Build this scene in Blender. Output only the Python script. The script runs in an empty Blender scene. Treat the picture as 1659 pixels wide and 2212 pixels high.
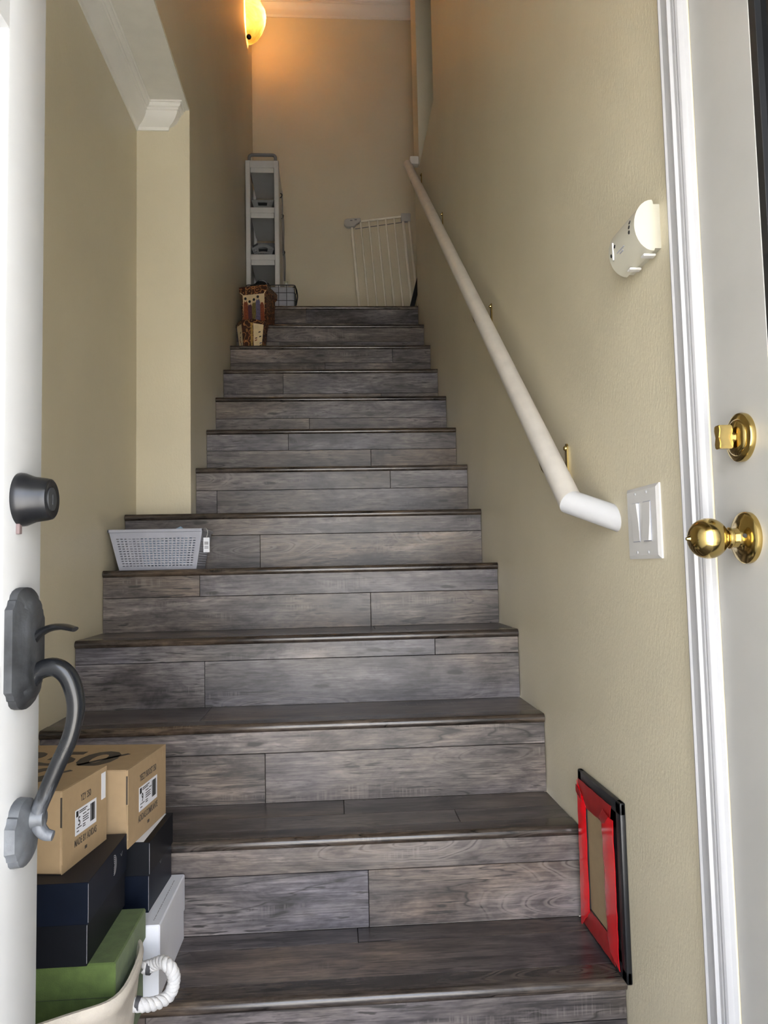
import bpy, bmesh, math, random
from mathutils import Matrix, Vector

# ------------------------------------------------------------------ camera, light, exposure
S = bpy.context.scene
COL = S.collection
CAM_LOC = Vector((-0.51698, -1.40841, 0.77681))
CAM_RT = Vector((0.99771807, -0.063984, -0.02155693))
CAM_UP = Vector((0.01690979, -0.07230269, 0.99723938))
CAM_FW = Vector((0.06536599, 0.99532827, 0.07105574))
cd = bpy.data.cameras.new('camera')
cd.sensor_fit = 'VERTICAL'
cd.sensor_height = 36.0
cd.lens = 36.0 * 1650.0 / 2212.0
cd.clip_start = 0.02
cam = bpy.data.objects.new('camera', cd)
COL.objects.link(cam)
mw = Matrix((CAM_RT, CAM_UP, -CAM_FW)).transposed().to_4x4()
mw.translation = CAM_LOC
cam.matrix_world = mw
S.camera = cam

W = bpy.data.worlds.new('overcast_sky')
S.world = W
W.use_nodes = True
wn = W.node_tree.nodes
wl = W.node_tree.links
wn['Background'].inputs['Strength'].default_value = 5.0
tc = wn.new('ShaderNodeTexCoord')
sx = wn.new('ShaderNodeSeparateXYZ')
wr = wn.new('ShaderNodeValToRGB')
wr.color_ramp.elements[0].position = 0.0
wr.color_ramp.elements[0].color = (1.0, 0.985, 0.96, 1)
wr.color_ramp.elements[1].position = 1.0
wr.color_ramp.elements[1].color = (0.45, 0.62, 0.95, 1)
wl.new(tc.outputs['Generated'], sx.inputs[0])
wl.new(sx.outputs['Z'], wr.inputs[0])
wl.new(wr.outputs[0], wn['Background'].inputs['Color'])

sd = bpy.data.lights.new('sun', 'SUN')
sd.energy = 33.0
sd.angle = math.radians(0.6)
sd.color = (1.0, 0.95, 0.88)
so = bpy.data.objects.new('sun', sd)
COL.objects.link(so)
# sun stands off to the right, just behind the facade line: it lights the paving outside, not the room
so.rotation_euler = Vector((-0.62, -0.12, -0.78)).to_track_quat('-Z', 'Y').to_euler()

# daylight portal at the open front doorway (sampling helper only, gives no light itself)
pd = bpy.data.lights.new('doorway_portal', 'AREA')
pd.shape = 'RECTANGLE'
pd.size = 0.88
pd.size_y = 2.03
pd.cycles.is_portal = True
po = bpy.data.objects.new('doorway_portal', pd)
COL.objects.link(po)
po.location = (-0.46, -1.6, 0.855)
po.rotation_euler = (math.radians(90), 0, 0)

S.view_settings.view_transform = 'Standard'
S.view_settings.look = 'None'
S.view_settings.gamma = 1.0
S.view_settings.use_curve_mapping = False
S.view_settings.exposure = 1.1

PI = math.pi
rnd = random.Random(7)

# ------------------------------------------------------------------ materials
MATS = {}


def lin(c):
    c = c / 255.0
    return c / 12.92 if c <= 0.04045 else ((c + 0.055) / 1.055) ** 2.4


def rgb(r, g, b):
    return (lin(r), lin(g), lin(b), 1.0)


def new_mat(name):
    m = bpy.data.materials.new(name)
    m.use_nodes = True
    n = m.node_tree.nodes
    return m, n, m.node_tree.links, n['Principled BSDF']


def simple(name, col, rough=0.5, metal=0.0, var=0.06, vscale=18.0, bump=0.0, bscale=200.0, spec=0.5, sheen=0.0, coat=0.0):
    m, n, l, p = new_mat(name)
    p.inputs['Roughness'].default_value = rough
    p.inputs['Metallic'].default_value = metal
    p.inputs['Specular IOR Level'].default_value = spec
    p.inputs['Sheen Weight'].default_value = sheen
    p.inputs['Coat Weight'].default_value = coat
    t = n.new('ShaderNodeTexCoord')
    if var > 0:
        nz = n.new('ShaderNodeTexNoise')
        nz.inputs['Scale'].default_value = vscale
        nz.inputs['Detail'].default_value = 6
        l.new(t.outputs['Object'], nz.inputs['Vector'])
        r = n.new('ShaderNodeValToRGB')
        r.color_ramp.elements[0].position = 0.3
        r.color_ramp.elements[1].position = 0.7
        r.color_ramp.elements[0].color = tuple(c * (1 - var) for c in col[:3]) + (1,)
        r.color_ramp.elements[1].color = tuple(min(1, c * (1 + var)) for c in col[:3]) + (1,)
        l.new(nz.outputs['Fac'], r.inputs[0])
        l.new(r.outputs[0], p.inputs['Base Color'])
    else:
        p.inputs['Base Color'].default_value = col
    if bump > 0:
        nb = n.new('ShaderNodeTexNoise')
        nb.inputs['Scale'].default_value = bscale
        nb.inputs['Detail'].default_value = 3
        l.new(t.outputs['Object'], nb.inputs['Vector'])
        b = n.new('ShaderNodeBump')
        b.inputs['Strength'].default_value = bump
        b.inputs['Distance'].default_value = 0.002
        l.new(nb.outputs['Fac'], b.inputs['Height'])
        l.new(b.outputs[0], p.inputs['Normal'])
    MATS[name] = m
    return m


def wall_mat(name, col):
    m, n, l, p = new_mat(name)
    p.inputs['Roughness'].default_value = 0.42
    p.inputs['Specular IOR Level'].default_value = 0.45
    t = n.new('ShaderNodeTexCoord')
    mp = n.new('ShaderNodeMapping')
    mp.inputs['Scale'].default_value = (1.0, 1.0, 0.42)
    l.new(t.outputs['Object'], mp.inputs[0])
    a = n.new('ShaderNodeTexNoise')
    a.inputs['Scale'].default_value = 330
    a.inputs['Detail'].default_value = 3.0
    a.inputs['Distortion'].default_value = 0.6
    l.new(mp.outputs[0], a.inputs['Vector'])
    b2 = n.new('ShaderNodeTexNoise')
    b2.inputs['Scale'].default_value = 140
    b2.inputs['Detail'].default_value = 2.0
    l.new(mp.outputs[0], b2.inputs['Vector'])
    ad = n.new('ShaderNodeMath')
    ad.operation = 'ADD'
    l.new(a.outputs['Fac'], ad.inputs[0])
    l.new(b2.outputs['Fac'], ad.inputs[1])
    bp = n.new('ShaderNodeBump')
    bp.inputs['Strength'].default_value = 0.26
    bp.inputs['Distance'].default_value = 0.0022
    l.new(ad.outputs[0], bp.inputs['Height'])
    l.new(bp.outputs[0], p.inputs['Normal'])
    nz = n.new('ShaderNodeTexNoise')
    nz.inputs['Scale'].default_value = 2.2
    nz.inputs['Detail'].default_value = 5
    l.new(t.outputs['Object'], nz.inputs['Vector'])
    r = n.new('ShaderNodeValToRGB')
    r.color_ramp.elements[0].position = 0.3
    r.color_ramp.elements[1].position = 0.7
    r.color_ramp.elements[0].color = tuple(c * 0.95 for c in col[:3]) + (1,)
    r.color_ramp.elements[1].color = tuple(c * 1.04 for c in col[:3]) + (1,)
    l.new(nz.outputs['Fac'], r.inputs[0])
    # tiny pale flecks of the roller texture
    fl = n.new('ShaderNodeValToRGB')
    fl.color_ramp.elements[0].position = 0.66
    fl.color_ramp.elements[0].color = (0, 0, 0, 1)
    fl.color_ramp.elements[1].position = 0.78
    fl.color_ramp.elements[1].color = (0.16, 0.16, 0.16, 1)
    l.new(a.outputs['Fac'], fl.inputs[0])
    mx = n.new('ShaderNodeMix')
    mx.data_type = 'RGBA'
    mx.inputs['B'].default_value = (0.78, 0.72, 0.58, 1)
    l.new(fl.outputs[0], mx.inputs['Factor'])
    l.new(r.outputs[0], mx.inputs['A'])
    l.new(mx.outputs['Result'], p.inputs['Base Color'])
    MATS[name] = m
    return m


def wood_mat(name, gain=1.0, rough=0.42, warm=0.0):
    m, n, l, p = new_mat(name)
    t = n.new('ShaderNodeTexCoord')
    oi = n.new('ShaderNodeObjectInfo')
    mu = n.new('ShaderNodeMath')
    mu.operation = 'MULTIPLY'
    mu.inputs[1].default_value = 61.0
    l.new(oi.outputs['Random'], mu.inputs[0])
    cx = n.new('ShaderNodeCombineXYZ')
    l.new(mu.outputs[0], cx.inputs[0])
    l.new(mu.outputs[0], cx.inputs[1])
    l.new(mu.outputs[0], cx.inputs[2])
    # board coordinates: x along the grain, (y + z) across it, so treads and risers both show the pattern in the plane of the board
    so_ = n.new('ShaderNodeSeparateXYZ')
    l.new(t.outputs['Object'], so_.inputs[0])
    yz = n.new('ShaderNodeMath')
    yz.operation = 'ADD'
    l.new(so_.outputs['Y'], yz.inputs[0])
    l.new(so_.outputs['Z'], yz.inputs[1])
    bc = n.new('ShaderNodeCombineXYZ')
    l.new(so_.outputs['X'], bc.inputs[0])
    l.new(yz.outputs[0], bc.inputs[1])
    va = n.new('ShaderNodeVectorMath')
    va.operation = 'ADD'
    l.new(bc.outputs[0], va.inputs[0])
    l.new(cx.outputs[0], va.inputs[1])

    def noise(sx_, sy_, sz_, detail=4, dist=0.0, rough_=0.55):
        mp = n.new('ShaderNodeMapping')
        mp.inputs['Scale'].default_value = (sx_, sy_, sz_)
        l.new(va.outputs[0], mp.inputs[0])
        q = n.new('ShaderNodeTexNoise')
        q.inputs['Scale'].default_value = 1.0
        q.inputs['Detail'].default_value = detail
        q.inputs['Roughness'].default_value = rough_
        q.inputs['Distortion'].default_value = dist
        l.new(mp.outputs[0], q.inputs['Vector'])
        return q.outputs['Fac'], mp

    def ramp(src, stops):
        r = n.new('ShaderNodeValToRGB')
        e = r.color_ramp.elements
        e[0].position, e[0].color = stops[0]
        e[1].position, e[1].color = stops[-1]
        for pos, c in stops[1:-1]:
            k = e.new(pos)
            k.color = c
        l.new(src, r.inputs[0])
        return r.outputs[0]

    def mix(kind, fac, a, b):
        x = n.new('ShaderNodeMix')
        x.data_type = 'RGBA'
        x.blend_type = kind
        if isinstance(fac, float):
            x.inputs['Factor'].default_value = fac
        else:
            l.new(fac, x.inputs['Factor'])
        l.new(a, x.inputs['A'])
        if isinstance(b, tuple):
            x.inputs['B'].default_value = b
        else:
            l.new(b, x.inputs['B'])
        return x.outputs['Result']

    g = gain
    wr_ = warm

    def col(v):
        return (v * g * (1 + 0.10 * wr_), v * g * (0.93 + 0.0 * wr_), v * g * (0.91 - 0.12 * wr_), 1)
    # soft tone bands along the board
    f1, _ = noise(2.2, 15, 15, 6, 0.8, 0.66)
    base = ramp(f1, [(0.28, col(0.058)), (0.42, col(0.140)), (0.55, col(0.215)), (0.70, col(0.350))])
    # worn, paler and darker clouds
    f2, _ = noise(4.2, 8.5, 8.5, 5, 0.6, 0.68)
    patch = ramp(f2, [(0.32, (0.36, 0.35, 0.37, 1)), (0.46, (0.86, 0.85, 0.87, 1)), (0.58, (1.14, 1.13, 1.10, 1)), (0.72, (1.55, 1.51, 1.42, 1))])
    c = mix('MULTIPLY', 1.0, base, patch)
    # fine grain
    f3, _ = noise(7, 330, 330, 3, 0.2, 0.65)
    fine = ramp(f3, [(0.34, (0.60, 0.59, 0.60, 1)), (0.52, (1.0, 1.0, 1.0, 1)), (0.66, (1.28, 1.27, 1.24, 1))])
    c = mix('MULTIPLY', 0.9, c, fine)
    f3b, _ = noise(22, 110, 110, 3, 0.4, 0.6)
    fl2 = ramp(f3b, [(0.36, (0.55, 0.54, 0.55, 1)), (0.50, (1.0, 1.0, 1.0, 1)), (0.66, (1.28, 1.27, 1.24, 1))])
    c = mix('MULTIPLY', 0.75, c, fl2)
    # drifting cast: violet-grey to brown
    f8, _ = noise(1.5, 3.5, 3.5, 2, 0.3)
    cast = ramp(f8, [(0.36, (0.93, 0.96, 1.10, 1)), (0.52, (1.0, 0.99, 1.0, 1)), (0.66, (1.10, 0.99, 0.88, 1))])
    c = mix('MULTIPLY', 1.0, c, cast)
    # short dark checks along the grain
    f4, _ = noise(14, 150, 150, 2, 0.35)
    f4b, _ = noise(3.0, 9, 9, 2)
    chk = ramp(f4, [(0.60, (0, 0, 0, 1)), (0.65, (0.9, 0.9, 0.9, 1))])
    chm = ramp(f4b, [(0.47, (0, 0, 0, 1)), (0.57, (1, 1, 1, 1))])
    chk = mix('MULTIPLY', 1.0, chk, chm)
    c = mix('MIX', chk, c, col(0.04))
    # long wavy cracks, with a pale lip
    f5, _ = noise(1.1, 11, 11, 3, 1.3)
    crk = ramp(f5, [(0.465, (0, 0, 0, 1)), (0.488, (0.30, 0.30, 0.30, 1)), (0.498, (1, 1, 1, 1)), (0.506, (0.20, 0.20, 0.20, 1)), (0.522, (0, 0, 0, 1))])
    f5b, _ = noise(1.9, 5, 5, 1)
    msk = ramp(f5b, [(0.50, (0, 0, 0, 1)), (0.56, (1, 1, 1, 1))])
    ck = mix('MULTIPLY', 1.0, crk, msk)
    c = mix('MIX', ck, c, col(0.028))
    # knots
    kmp = n.new('ShaderNodeMapping')
    kmp.inputs['Scale'].default_value = (2.1, 9.0, 9.0)
    l.new(va.outputs[0], kmp.inputs[0])
    kv = n.new('ShaderNodeTexVoronoi')
    kv.voronoi_dimensions = '2D'
    kv.inputs['Scale'].default_value = 1.0
    l.new(kmp.outputs[0], kv.inputs['Vector'])
    ksep = n.new('ShaderNodeSeparateColor')
    l.new(kv.outputs['Color'], ksep.inputs[0])
    kd, _ = noise(26, 60, 60, 2)
    kad = n.new('ShaderNodeMath')
    kad.operation = 'MULTIPLY_ADD'
    kad.inputs[1].default_value = 0.10
    l.new(kd, kad.inputs[0])
    l.new(kv.outputs['Distance'], kad.inputs[2])
    kk = ramp(kad.outputs[0], [(0.082, (0.92, 0.92, 0.92, 1)), (0.112, (0, 0, 0, 1))])
    km = ramp(ksep.outputs[1], [(0.56, (0, 0, 0, 1)), (0.58, (1, 1, 1, 1))])
    kk = mix('MULTIPLY', 1.0, kk, km)
    c = mix('MIX', kk, c, col(0.035))
    # fine saw marks across the grain, in small patches
    f6, _ = noise(210, 6, 6, 2)
    saw = ramp(f6, [(0.50, (0, 0, 0, 1)), (0.60, (1, 1, 1, 1))])
    f7, _ = noise(3.4, 22, 22, 2, 0.4)
    sm = ramp(f7, [(0.60, (0, 0, 0, 1)), (0.70, (0.28, 0.28, 0.28, 1))])
    sk = mix('MULTIPLY', 1.0, saw, sm)
    c = mix('MIX', sk, c, col(0.44))
    # cathedral grain figures
    mp = n.new('ShaderNodeMapping')
    mp.inputs['Scale'].default_value = (1.5, 6.5, 6.5)
    mp.inputs['Rotation'].default_value = (0, 0, math.radians(8))
    l.new(va.outputs[0], mp.inputs[0])
    vo = n.new('ShaderNodeTexVoronoi')
    vo.voronoi_dimensions = '2D'
    vo.inputs['Scale'].default_value = 1.0
    l.new(mp.outputs[0], vo.inputs['Vector'])
    nd, _ = noise(3, 9, 9, 2)
    dm = n.new('ShaderNodeMath')
    dm.operation = 'MULTIPLY_ADD'
    dm.inputs[1].default_value = 0.45
    l.new(nd, dm.inputs[0])
    l.new(vo.outputs['Distance'], dm.inputs[2])
    sn = n.new('ShaderNodeMath')
    sn.operation = 'MULTIPLY'
    sn.inputs[1].default_value = 58.0
    l.new(dm.outputs[0], sn.inputs[0])
    si = n.new('ShaderNodeMath')
    si.operation = 'SINE'
    l.new(sn.outputs[0], si.inputs[0])
    ring = ramp(si.outputs[0], [(0.0, (0.12, 0.12, 0.12, 1)), (0.5, (0.5, 0.5, 0.5, 1)), (0.93, (0.62, 0.62, 0.62, 1)), (1.0, (0.0, 0.0, 0.0, 1))])
    rm = ramp(vo.outputs['Distance'], [(0.22, (0.75, 0.75, 0.75, 1)), (0.42, (0, 0, 0, 1))])
    vr = n.new('ShaderNodeSeparateColor')
    l.new(vo.outputs['Color'], vr.inputs[0])
    vm = ramp(vr.outputs[0], [(0.60, (0, 0, 0, 1)), (0.64, (1, 1, 1, 1))])
    rk = mix('MULTIPLY', 1.0, ring, rm)
    rk = mix('MULTIPLY', 1.0, rk, vm)
    c = mix('MIX', rk, c, col(0.40))
    # each plank its own cast
    tint = ramp(oi.outputs['Random'], [(0.0, (0.82, 0.80, 0.82, 1)), (0.3, (1.12, 1.06, 1.01, 1)), (0.6, (0.93, 0.95, 1.03, 1)),
                                       (0.8, (0.98, 0.91, 0.86, 1)), (1.0, (1.16, 1.15, 1.15, 1))])
    c = mix('MULTIPLY', 1.0, c, tint)
    l.new(c, p.inputs['Base Color'])
    p.inputs['Roughness'].default_value = rough
    p.inputs['Specular IOR Level'].default_value = 0.5
    bp = n.new('ShaderNodeBump')
    bp.inputs['Strength'].default_value = 0.14
    bp.inputs['Distance'].default_value = 0.0012
    l.new(f3, bp.inputs['Height'])
    l.new(bp.outputs[0], p.inputs['Normal'])
    MATS[name] = m
    return m


WALL = wall_mat('beige_wall_paint', rgb(214, 205, 180))
CEIL = simple('white_ceiling_paint', rgb(226, 224, 216), 0.7, var=0.03, bump=0.1, bscale=150)
TRIM = simple('white_trim_paint', rgb(166, 166, 168), 0.35, var=0.03, vscale=9)
CROWNM = simple('white_crown_paint', rgb(230, 229, 224), 0.4, var=0.02, vscale=9)
DOORW = simple('white_door_paint', rgb(196, 198, 200), 0.42, var=0.05, vscale=7)
DOORG = simple('greyish_white_door_paint', rgb(172, 171, 167), 0.4, var=0.05, vscale=6)
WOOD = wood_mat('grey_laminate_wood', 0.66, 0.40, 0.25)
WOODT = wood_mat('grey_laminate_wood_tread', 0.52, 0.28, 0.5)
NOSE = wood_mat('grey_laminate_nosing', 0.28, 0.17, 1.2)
DARK = simple('dark_gap', (0.012, 0.011, 0.01, 1), 0.9, var=0)
GLASSB = simple('tinted_black_glass', (0.012, 0.013, 0.014, 1), 0.12, var=0.1, vscale=3)
BRASS = simple('polished_brass', (0.54, 0.40, 0.15, 1), 0.15, 1.0, var=0.08, vscale=40)
BRONZE = simple('oil_rubbed_bronze', (0.020, 0.021, 0.024, 1), 0.30, 0.55, var=0.25, vscale=30)
BRONZEW = simple('weathered_bronze', (0.045, 0.048, 0.053, 1), 0.5, 0.35, var=0.55, vscale=28, bump=0.3, bscale=120)
BRONZEG = simple('worn_grey_bronze', (0.125, 0.135, 0.150, 1), 0.5, 0.25, var=0.45, vscale=26, bump=0.3, bscale=120)
CARD = simple('brown_cardboard', rgb(165, 141, 109), 0.75, var=0.04, vscale=60)
CARDI = simple('cardboard_print', rgb(70, 62, 54), 0.7, var=0.05)
BLUEBLK = simple('black_coated_card', (0.005, 0.006, 0.009, 1), 0.45, var=0.15, vscale=30, spec=0.22)
BLUEBLK2 = simple('navy_black_card', (0.003, 0.006, 0.015, 1), 0.42, var=0.15, vscale=30, spec=0.22)
EDGEW = simple('worn_white_edge', rgb(150, 150, 156), 0.7, var=0.1, vscale=80)
GREEN = simple('moss_green_suede', rgb(80, 99, 49), 0.9, var=0.16, vscale=55, bump=0.3, bscale=500, sheen=0.1)
WHITEC = simple('white_card', rgb(226, 228, 236), 0.55, var=0.02)
PALEB = simple('pale_blue_card', rgb(176, 190, 214), 0.6, var=0.03)
INK = simple('black_ink', (0.015, 0.015, 0.016, 1), 0.6, var=0)
GREYINK = simple('grey_ink', (0.12, 0.12, 0.13, 1), 0.6, var=0)
CANVAS = simple('cream_canvas', rgb(206, 198, 186), 0.9, var=0.07, vscale=35, bump=0.5, bscale=420)
ROPE = simple('white_cotton_rope', rgb(204, 203, 203), 0.85, var=0.05, vscale=60, bump=0.4, bscale=500)
RED = simple('red_tape', (0.86, 0.004, 0.012, 1), 0.16, var=0.06, vscale=25, coat=0.4)
REDD = simple('dull_red_tape', (0.33, 0.012, 0.012, 1), 0.35, var=0.12, vscale=25)
BLKP = simple('black_plastic', (0.012, 0.013, 0.015, 1), 0.36, var=0.1)
TANP = simple('tan_flap', rgb(160, 140, 108), 0.6, var=0.05, vscale=50)
WPLAS = simple('white_plastic', rgb(206, 205, 203), 0.38, var=0.02)
CPLAS = simple('cream_plastic', rgb(196, 193, 178), 0.42, var=0.02)
GPLAS = simple('grey_plastic', rgb(162, 165, 178), 0.4, var=0.03)
DGPL = simple('dark_grey_plastic', rgb(118, 120, 122), 0.45, var=0.05)
RAILP = simple('white_rail_paint', rgb(210, 205, 197), 0.4, var=0.05, vscale=22)
RAILE = simple('fresh_white_rail_paint', rgb(192, 193, 195), 0.33, var=0.02)
GATEM = simple('white_gate_metal', rgb(236, 230, 214), 0.4, var=0.04)
FABG = simple('grey_liner_fabric', rgb(150, 151, 158), 0.9, var=0.06, vscale=70, bump=0.3, bscale=400)
WIRE = simple('black_wire', (0.015, 0.015, 0.016, 1), 0.4, var=0)
BLKF = simple('black_cloth', (0.012, 0.013, 0.015, 1), 0.7, var=0.2)
CERC = simple('cream_glaze', rgb(214, 192, 152), 0.3, var=0.1, vscale=40)
GOLD = simple('gold_lacquer', (0.55, 0.36, 0.12, 1), 0.3, 0.7, var=0.35, vscale=120)
CLOTHB = simple('pale_blue_cloth', rgb(150, 180, 210), 0.85, var=0.08, vscale=60)
CONC = simple('pale_concrete', rgb(188, 184, 176), 0.9, var=0.08, vscale=2)
ROBE = [simple('painted_robe_rust', rgb(132, 66, 40), 0.45, var=0.3, vscale=160), simple('painted_robe_plum', rgb(84, 50, 62), 0.45, var=0.3, vscale=160),
        simple('painted_robe_olive', rgb(112, 98, 52), 0.45, var=0.4, vscale=160), simple('painted_robe_blue', rgb(96, 92, 120), 0.45, var=0.3, vscale=160)]


def worn_grip_mat():
    m, n, l, p = new_mat('worn_bronze_grip')
    t = n.new('ShaderNodeTexCoord')
    sp = n.new('ShaderNodeSeparateXYZ')
    l.new(t.outputs['Generated'], sp.inputs[0])
    nz = n.new('ShaderNodeTexNoise')
    nz.inputs['Scale'].default_value = 9
    nz.inputs['Detail'].default_value = 6
    l.new(t.outputs['Generated'], nz.inputs['Vector'])
    ad = n.new('ShaderNodeMath')
    ad.operation = 'MULTIPLY_ADD'
    ad.inputs[1].default_value = 0.55
    l.new(nz.outputs['Fac'], ad.inputs[0])
    l.new(sp.outputs['Z'], ad.inputs[2])
    r = n.new('ShaderNodeValToRGB')
    e = r.color_ramp.elements
    e[0].position, e[0].color = 0.28, (0.13, 0.14, 0.16, 1)
    e[1].position, e[1].color = 0.56, (0.010, 0.011, 0.013, 1)
    l.new(ad.outputs[0], r.inputs[0])
    l.new(r.outputs[0], p.inputs['Base Color'])
    rr_ = n.new('ShaderNodeMapRange')
    rr_.inputs['From Min'].default_value = 0.4
    rr_.inputs['From Max'].default_value = 0.9
    rr_.inputs['To Min'].default_value = 0.5
    rr_.inputs['To Max'].default_value = 0.2
    l.new(ad.outputs[0], rr_.inputs['Value'])
    l.new(rr_.outputs[0], p.inputs['Roughness'])
    p.inputs['Metallic'].default_value = 0.1
    p.inputs['Specular IOR Level'].default_value = 0.4
    return m


GRIPM = worn_grip_mat()


def floral_mat():
    m, n, l, p = new_mat('brown_floral_glaze')
    t = n.new('ShaderNodeTexCoord')
    v = n.new('ShaderNodeTexVoronoi')
    v.inputs['Scale'].default_value = 42
    l.new(t.outputs['Object'], v.inputs['Vector'])
    mm = n.new('ShaderNodeMath')
    mm.operation = 'MULTIPLY'
    mm.inputs[1].default_value = 13
    l.new(v.outputs['Distance'], mm.inputs[0])
    s = n.new('ShaderNodeMath')
    s.operation = 'SINE'
    l.new(mm.outputs[0], s.inputs[0])
    r = n.new('ShaderNodeValToRGB')
    e = r.color_ramp.elements
    e[0].position, e[0].color = 0.25, (0.05, 0.022, 0.014, 1)
    e[1].position, e[1].color = 0.95, (0.46, 0.28, 0.10, 1)
    k = e.new(0.6)
    k.color = (0.13, 0.055, 0.03, 1)
    l.new(s.outputs[0], r.inputs[0])
    hs = n.new('ShaderNodeValToRGB')
    hs.color_ramp.elements[0].color = (0.6, 0.5, 0.5, 1)
    hs.color_ramp.elements[1].color = (1.1, 0.8, 0.8, 1)
    sc = n.new('ShaderNodeSeparateColor')
    l.new(v.outputs['Color'], sc.inputs[0])
    l.new(sc.outputs[0], hs.inputs[0])
    mx = n.new('ShaderNodeMix')
    mx.data_type = 'RGBA'
    mx.blend_type = 'MULTIPLY'
    mx.inputs['Factor'].default_value = 1
    l.new(r.outputs[0], mx.inputs['A'])
    l.new(hs.outputs[0], mx.inputs['B'])
    l.new(mx.outputs['Result'], p.inputs['Base Color'])
    p.inputs['Roughness'].default_value = 0.28
    return m


FLORAL = floral_mat()


def lamp_glass():
    m, n, l, p = new_mat('amber_alabaster_glass')
    out = n['Material Output']
    t = n.new('ShaderNodeTexCoord')
    nz = n.new('ShaderNodeTexNoise')
    nz.inputs['Scale'].default_value = 14
    nz.inputs['Detail'].default_value = 5
    nz.inputs['Distortion'].default_value = 1.5
    l.new(t.outputs['Object'], nz.inputs['Vector'])
    r = n.new('ShaderNodeValToRGB')
    r.color_ramp.elements[0].position = 0.35
    r.color_ramp.elements[0].color = (0.50, 0.27, 0.09, 1)
    r.color_ramp.elements[1].position = 0.7
    r.color_ramp.elements[1].color = (0.68, 0.44, 0.20, 1)
    l.new(nz.outputs['Fac'], r.inputs[0])
    tr = n.new('ShaderNodeBsdfTranslucent')
    l.new(r.outputs[0], tr.inputs['Color'])
    l.new(r.outputs[0], p.inputs['Base Color'])
    p.inputs['Roughness'].default_value = 0.25
    ms = n.new('ShaderNodeMixShader')
    ms.inputs[0].default_value = 0.32
    l.new(p.outputs[0], ms.inputs[1])
    l.new(tr.outputs[0], ms.inputs[2])
    l.new(ms.outputs[0], out.inputs['Surface'])
    return m


LAMPG = lamp_glass()


def clear_glass():
    m, n, l, p = new_mat('clear_bottle_glass')
    p.inputs['Base Color'].default_value = (0.85, 0.86, 0.8, 1)
    p.inputs['Roughness'].default_value = 0.08
    p.inputs['Transmission Weight'].default_value = 0.2
    return m


CGLASS = clear_glass()

# ------------------------------------------------------------------ geometry helpers


def box(bm, x0, x1, y0, y1, z0, z1, bev=0.0, seg=1):
    r = bmesh.ops.create_cube(bm, size=1.0)
    vs = r['verts']
    for v in vs:
        v.co = Vector(((x0 + x1) / 2 + v.co.x * (x1 - x0), (y0 + y1) / 2 + v.co.y * (y1 - y0), (z0 + z1) / 2 + v.co.z * (z1 - z0)))
    if bev > 0:
        es = list({e for v in vs for e in v.link_edges})
        bmesh.ops.bevel(bm, geom=es, offset=bev, segments=seg, affect='EDGES', profile=0.5, clamp_overlap=True)
    return bm


def nb():
    return bmesh.new()


def bx(*a, **k):
    return box(nb(), *a, **k)


def prism(bm, pts, axis, a, b):
    """closed polygon pts (two coords) extruded along axis from a to b"""
    def mk(p, t):
        if axis == 'x':
            return Vector((t, p[0], p[1]))
        if axis == 'y':
            return Vector((p[0], t, p[1]))
        return Vector((p[0], p[1], t))
    A = [bm.verts.new(mk(p, a)) for p in pts]
    B = [bm.verts.new(mk(p, b)) for p in pts]
    n = len(pts)
    bm.faces.new(A)
    bm.faces.new(list(reversed(B)))
    for i in range(n):
        j = (i + 1) % n
        bm.faces.new((A[j], A[i], B[i], B[j]))
    bmesh.ops.recalc_face_normals(bm, faces=bm.faces[:])
    return bm


def tube(bm, pts, r, seg=12, cap=True):
    """round tube through pts; r a number or a list"""
    pts = [Vector(p) for p in pts]
    n = len(pts)
    rs = r if isinstance(r, (list, tuple)) else [r] * n
    tang = []
    for i in range(n):
        a = pts[max(0, i - 1)]
        b = pts[min(n - 1, i + 1)]
        tang.append((b - a).normalized())
    up = Vector((0, 0, 1))
    if abs(tang[0].dot(up)) > 0.95:
        up = Vector((1, 0, 0))
    u = tang[0].cross(up).normalized()
    rings = []
    for i in range(n):
        t = tang[i]
        u = (u - t * u.dot(t)).normalized()
        v = t.cross(u)
        rings.append([bm.verts.new(pts[i] + (u * math.cos(2 * PI * k / seg) + v * math.sin(2 * PI * k / seg)) * rs[i]) for k in range(seg)])
    for i in range(n - 1):
        for k in range(seg):
            j = (k + 1) % seg
            bm.faces.new((rings[i][k], rings[i][j], rings[i + 1][j], rings[i + 1][k]))
    if cap:
        bm.faces.new(list(reversed(rings[0])))
        bm.faces.new(rings[-1])
    bmesh.ops.recalc_face_normals(bm, faces=bm.faces[:])
    return bm


def lathe(bm, prof, origin, axis, seg=32, a0=0.0, a1=2 * PI):
    """prof: (distance along axis, radius)"""
    ax = Vector(axis).normalized()
    up = Vector((0, 0, 1)) if abs(ax.z) < 0.9 else Vector((1, 0, 0))
    u = up.cross(ax).normalized()
    v = ax.cross(u)
    o = Vector(origin)
    full = abs(a1 - a0 - 2 * PI) < 1e-6
    m = seg if full else seg + 1
    rings = []
    for h, r in prof:
        ring = []
        for k in range(m):
            a = a0 + (a1 - a0) * k / seg
            ring.append(bm.verts.new(o + ax * h + (u * math.cos(a) + v * math.sin(a)) * max(r, 1e-5)))
        rings.append(ring)
    for i in range(len(rings) - 1):
        for k in range(seg if full else m - 1):
            j = (k + 1) % m
            bm.faces.new((rings[i][k], rings[i][j], rings[i + 1][j], rings[i + 1][k]))
    if full:
        if prof[0][1] > 1e-4:
            bm.faces.new(rings[0])
        if prof[-1][1] > 1e-4:
            bm.faces.new(rings[-1])
    bmesh.ops.remove_doubles(bm, verts=bm.verts[:], dist=1e-6)
    bmesh.ops.recalc_face_normals(bm, faces=bm.faces[:])
    return bm


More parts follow.
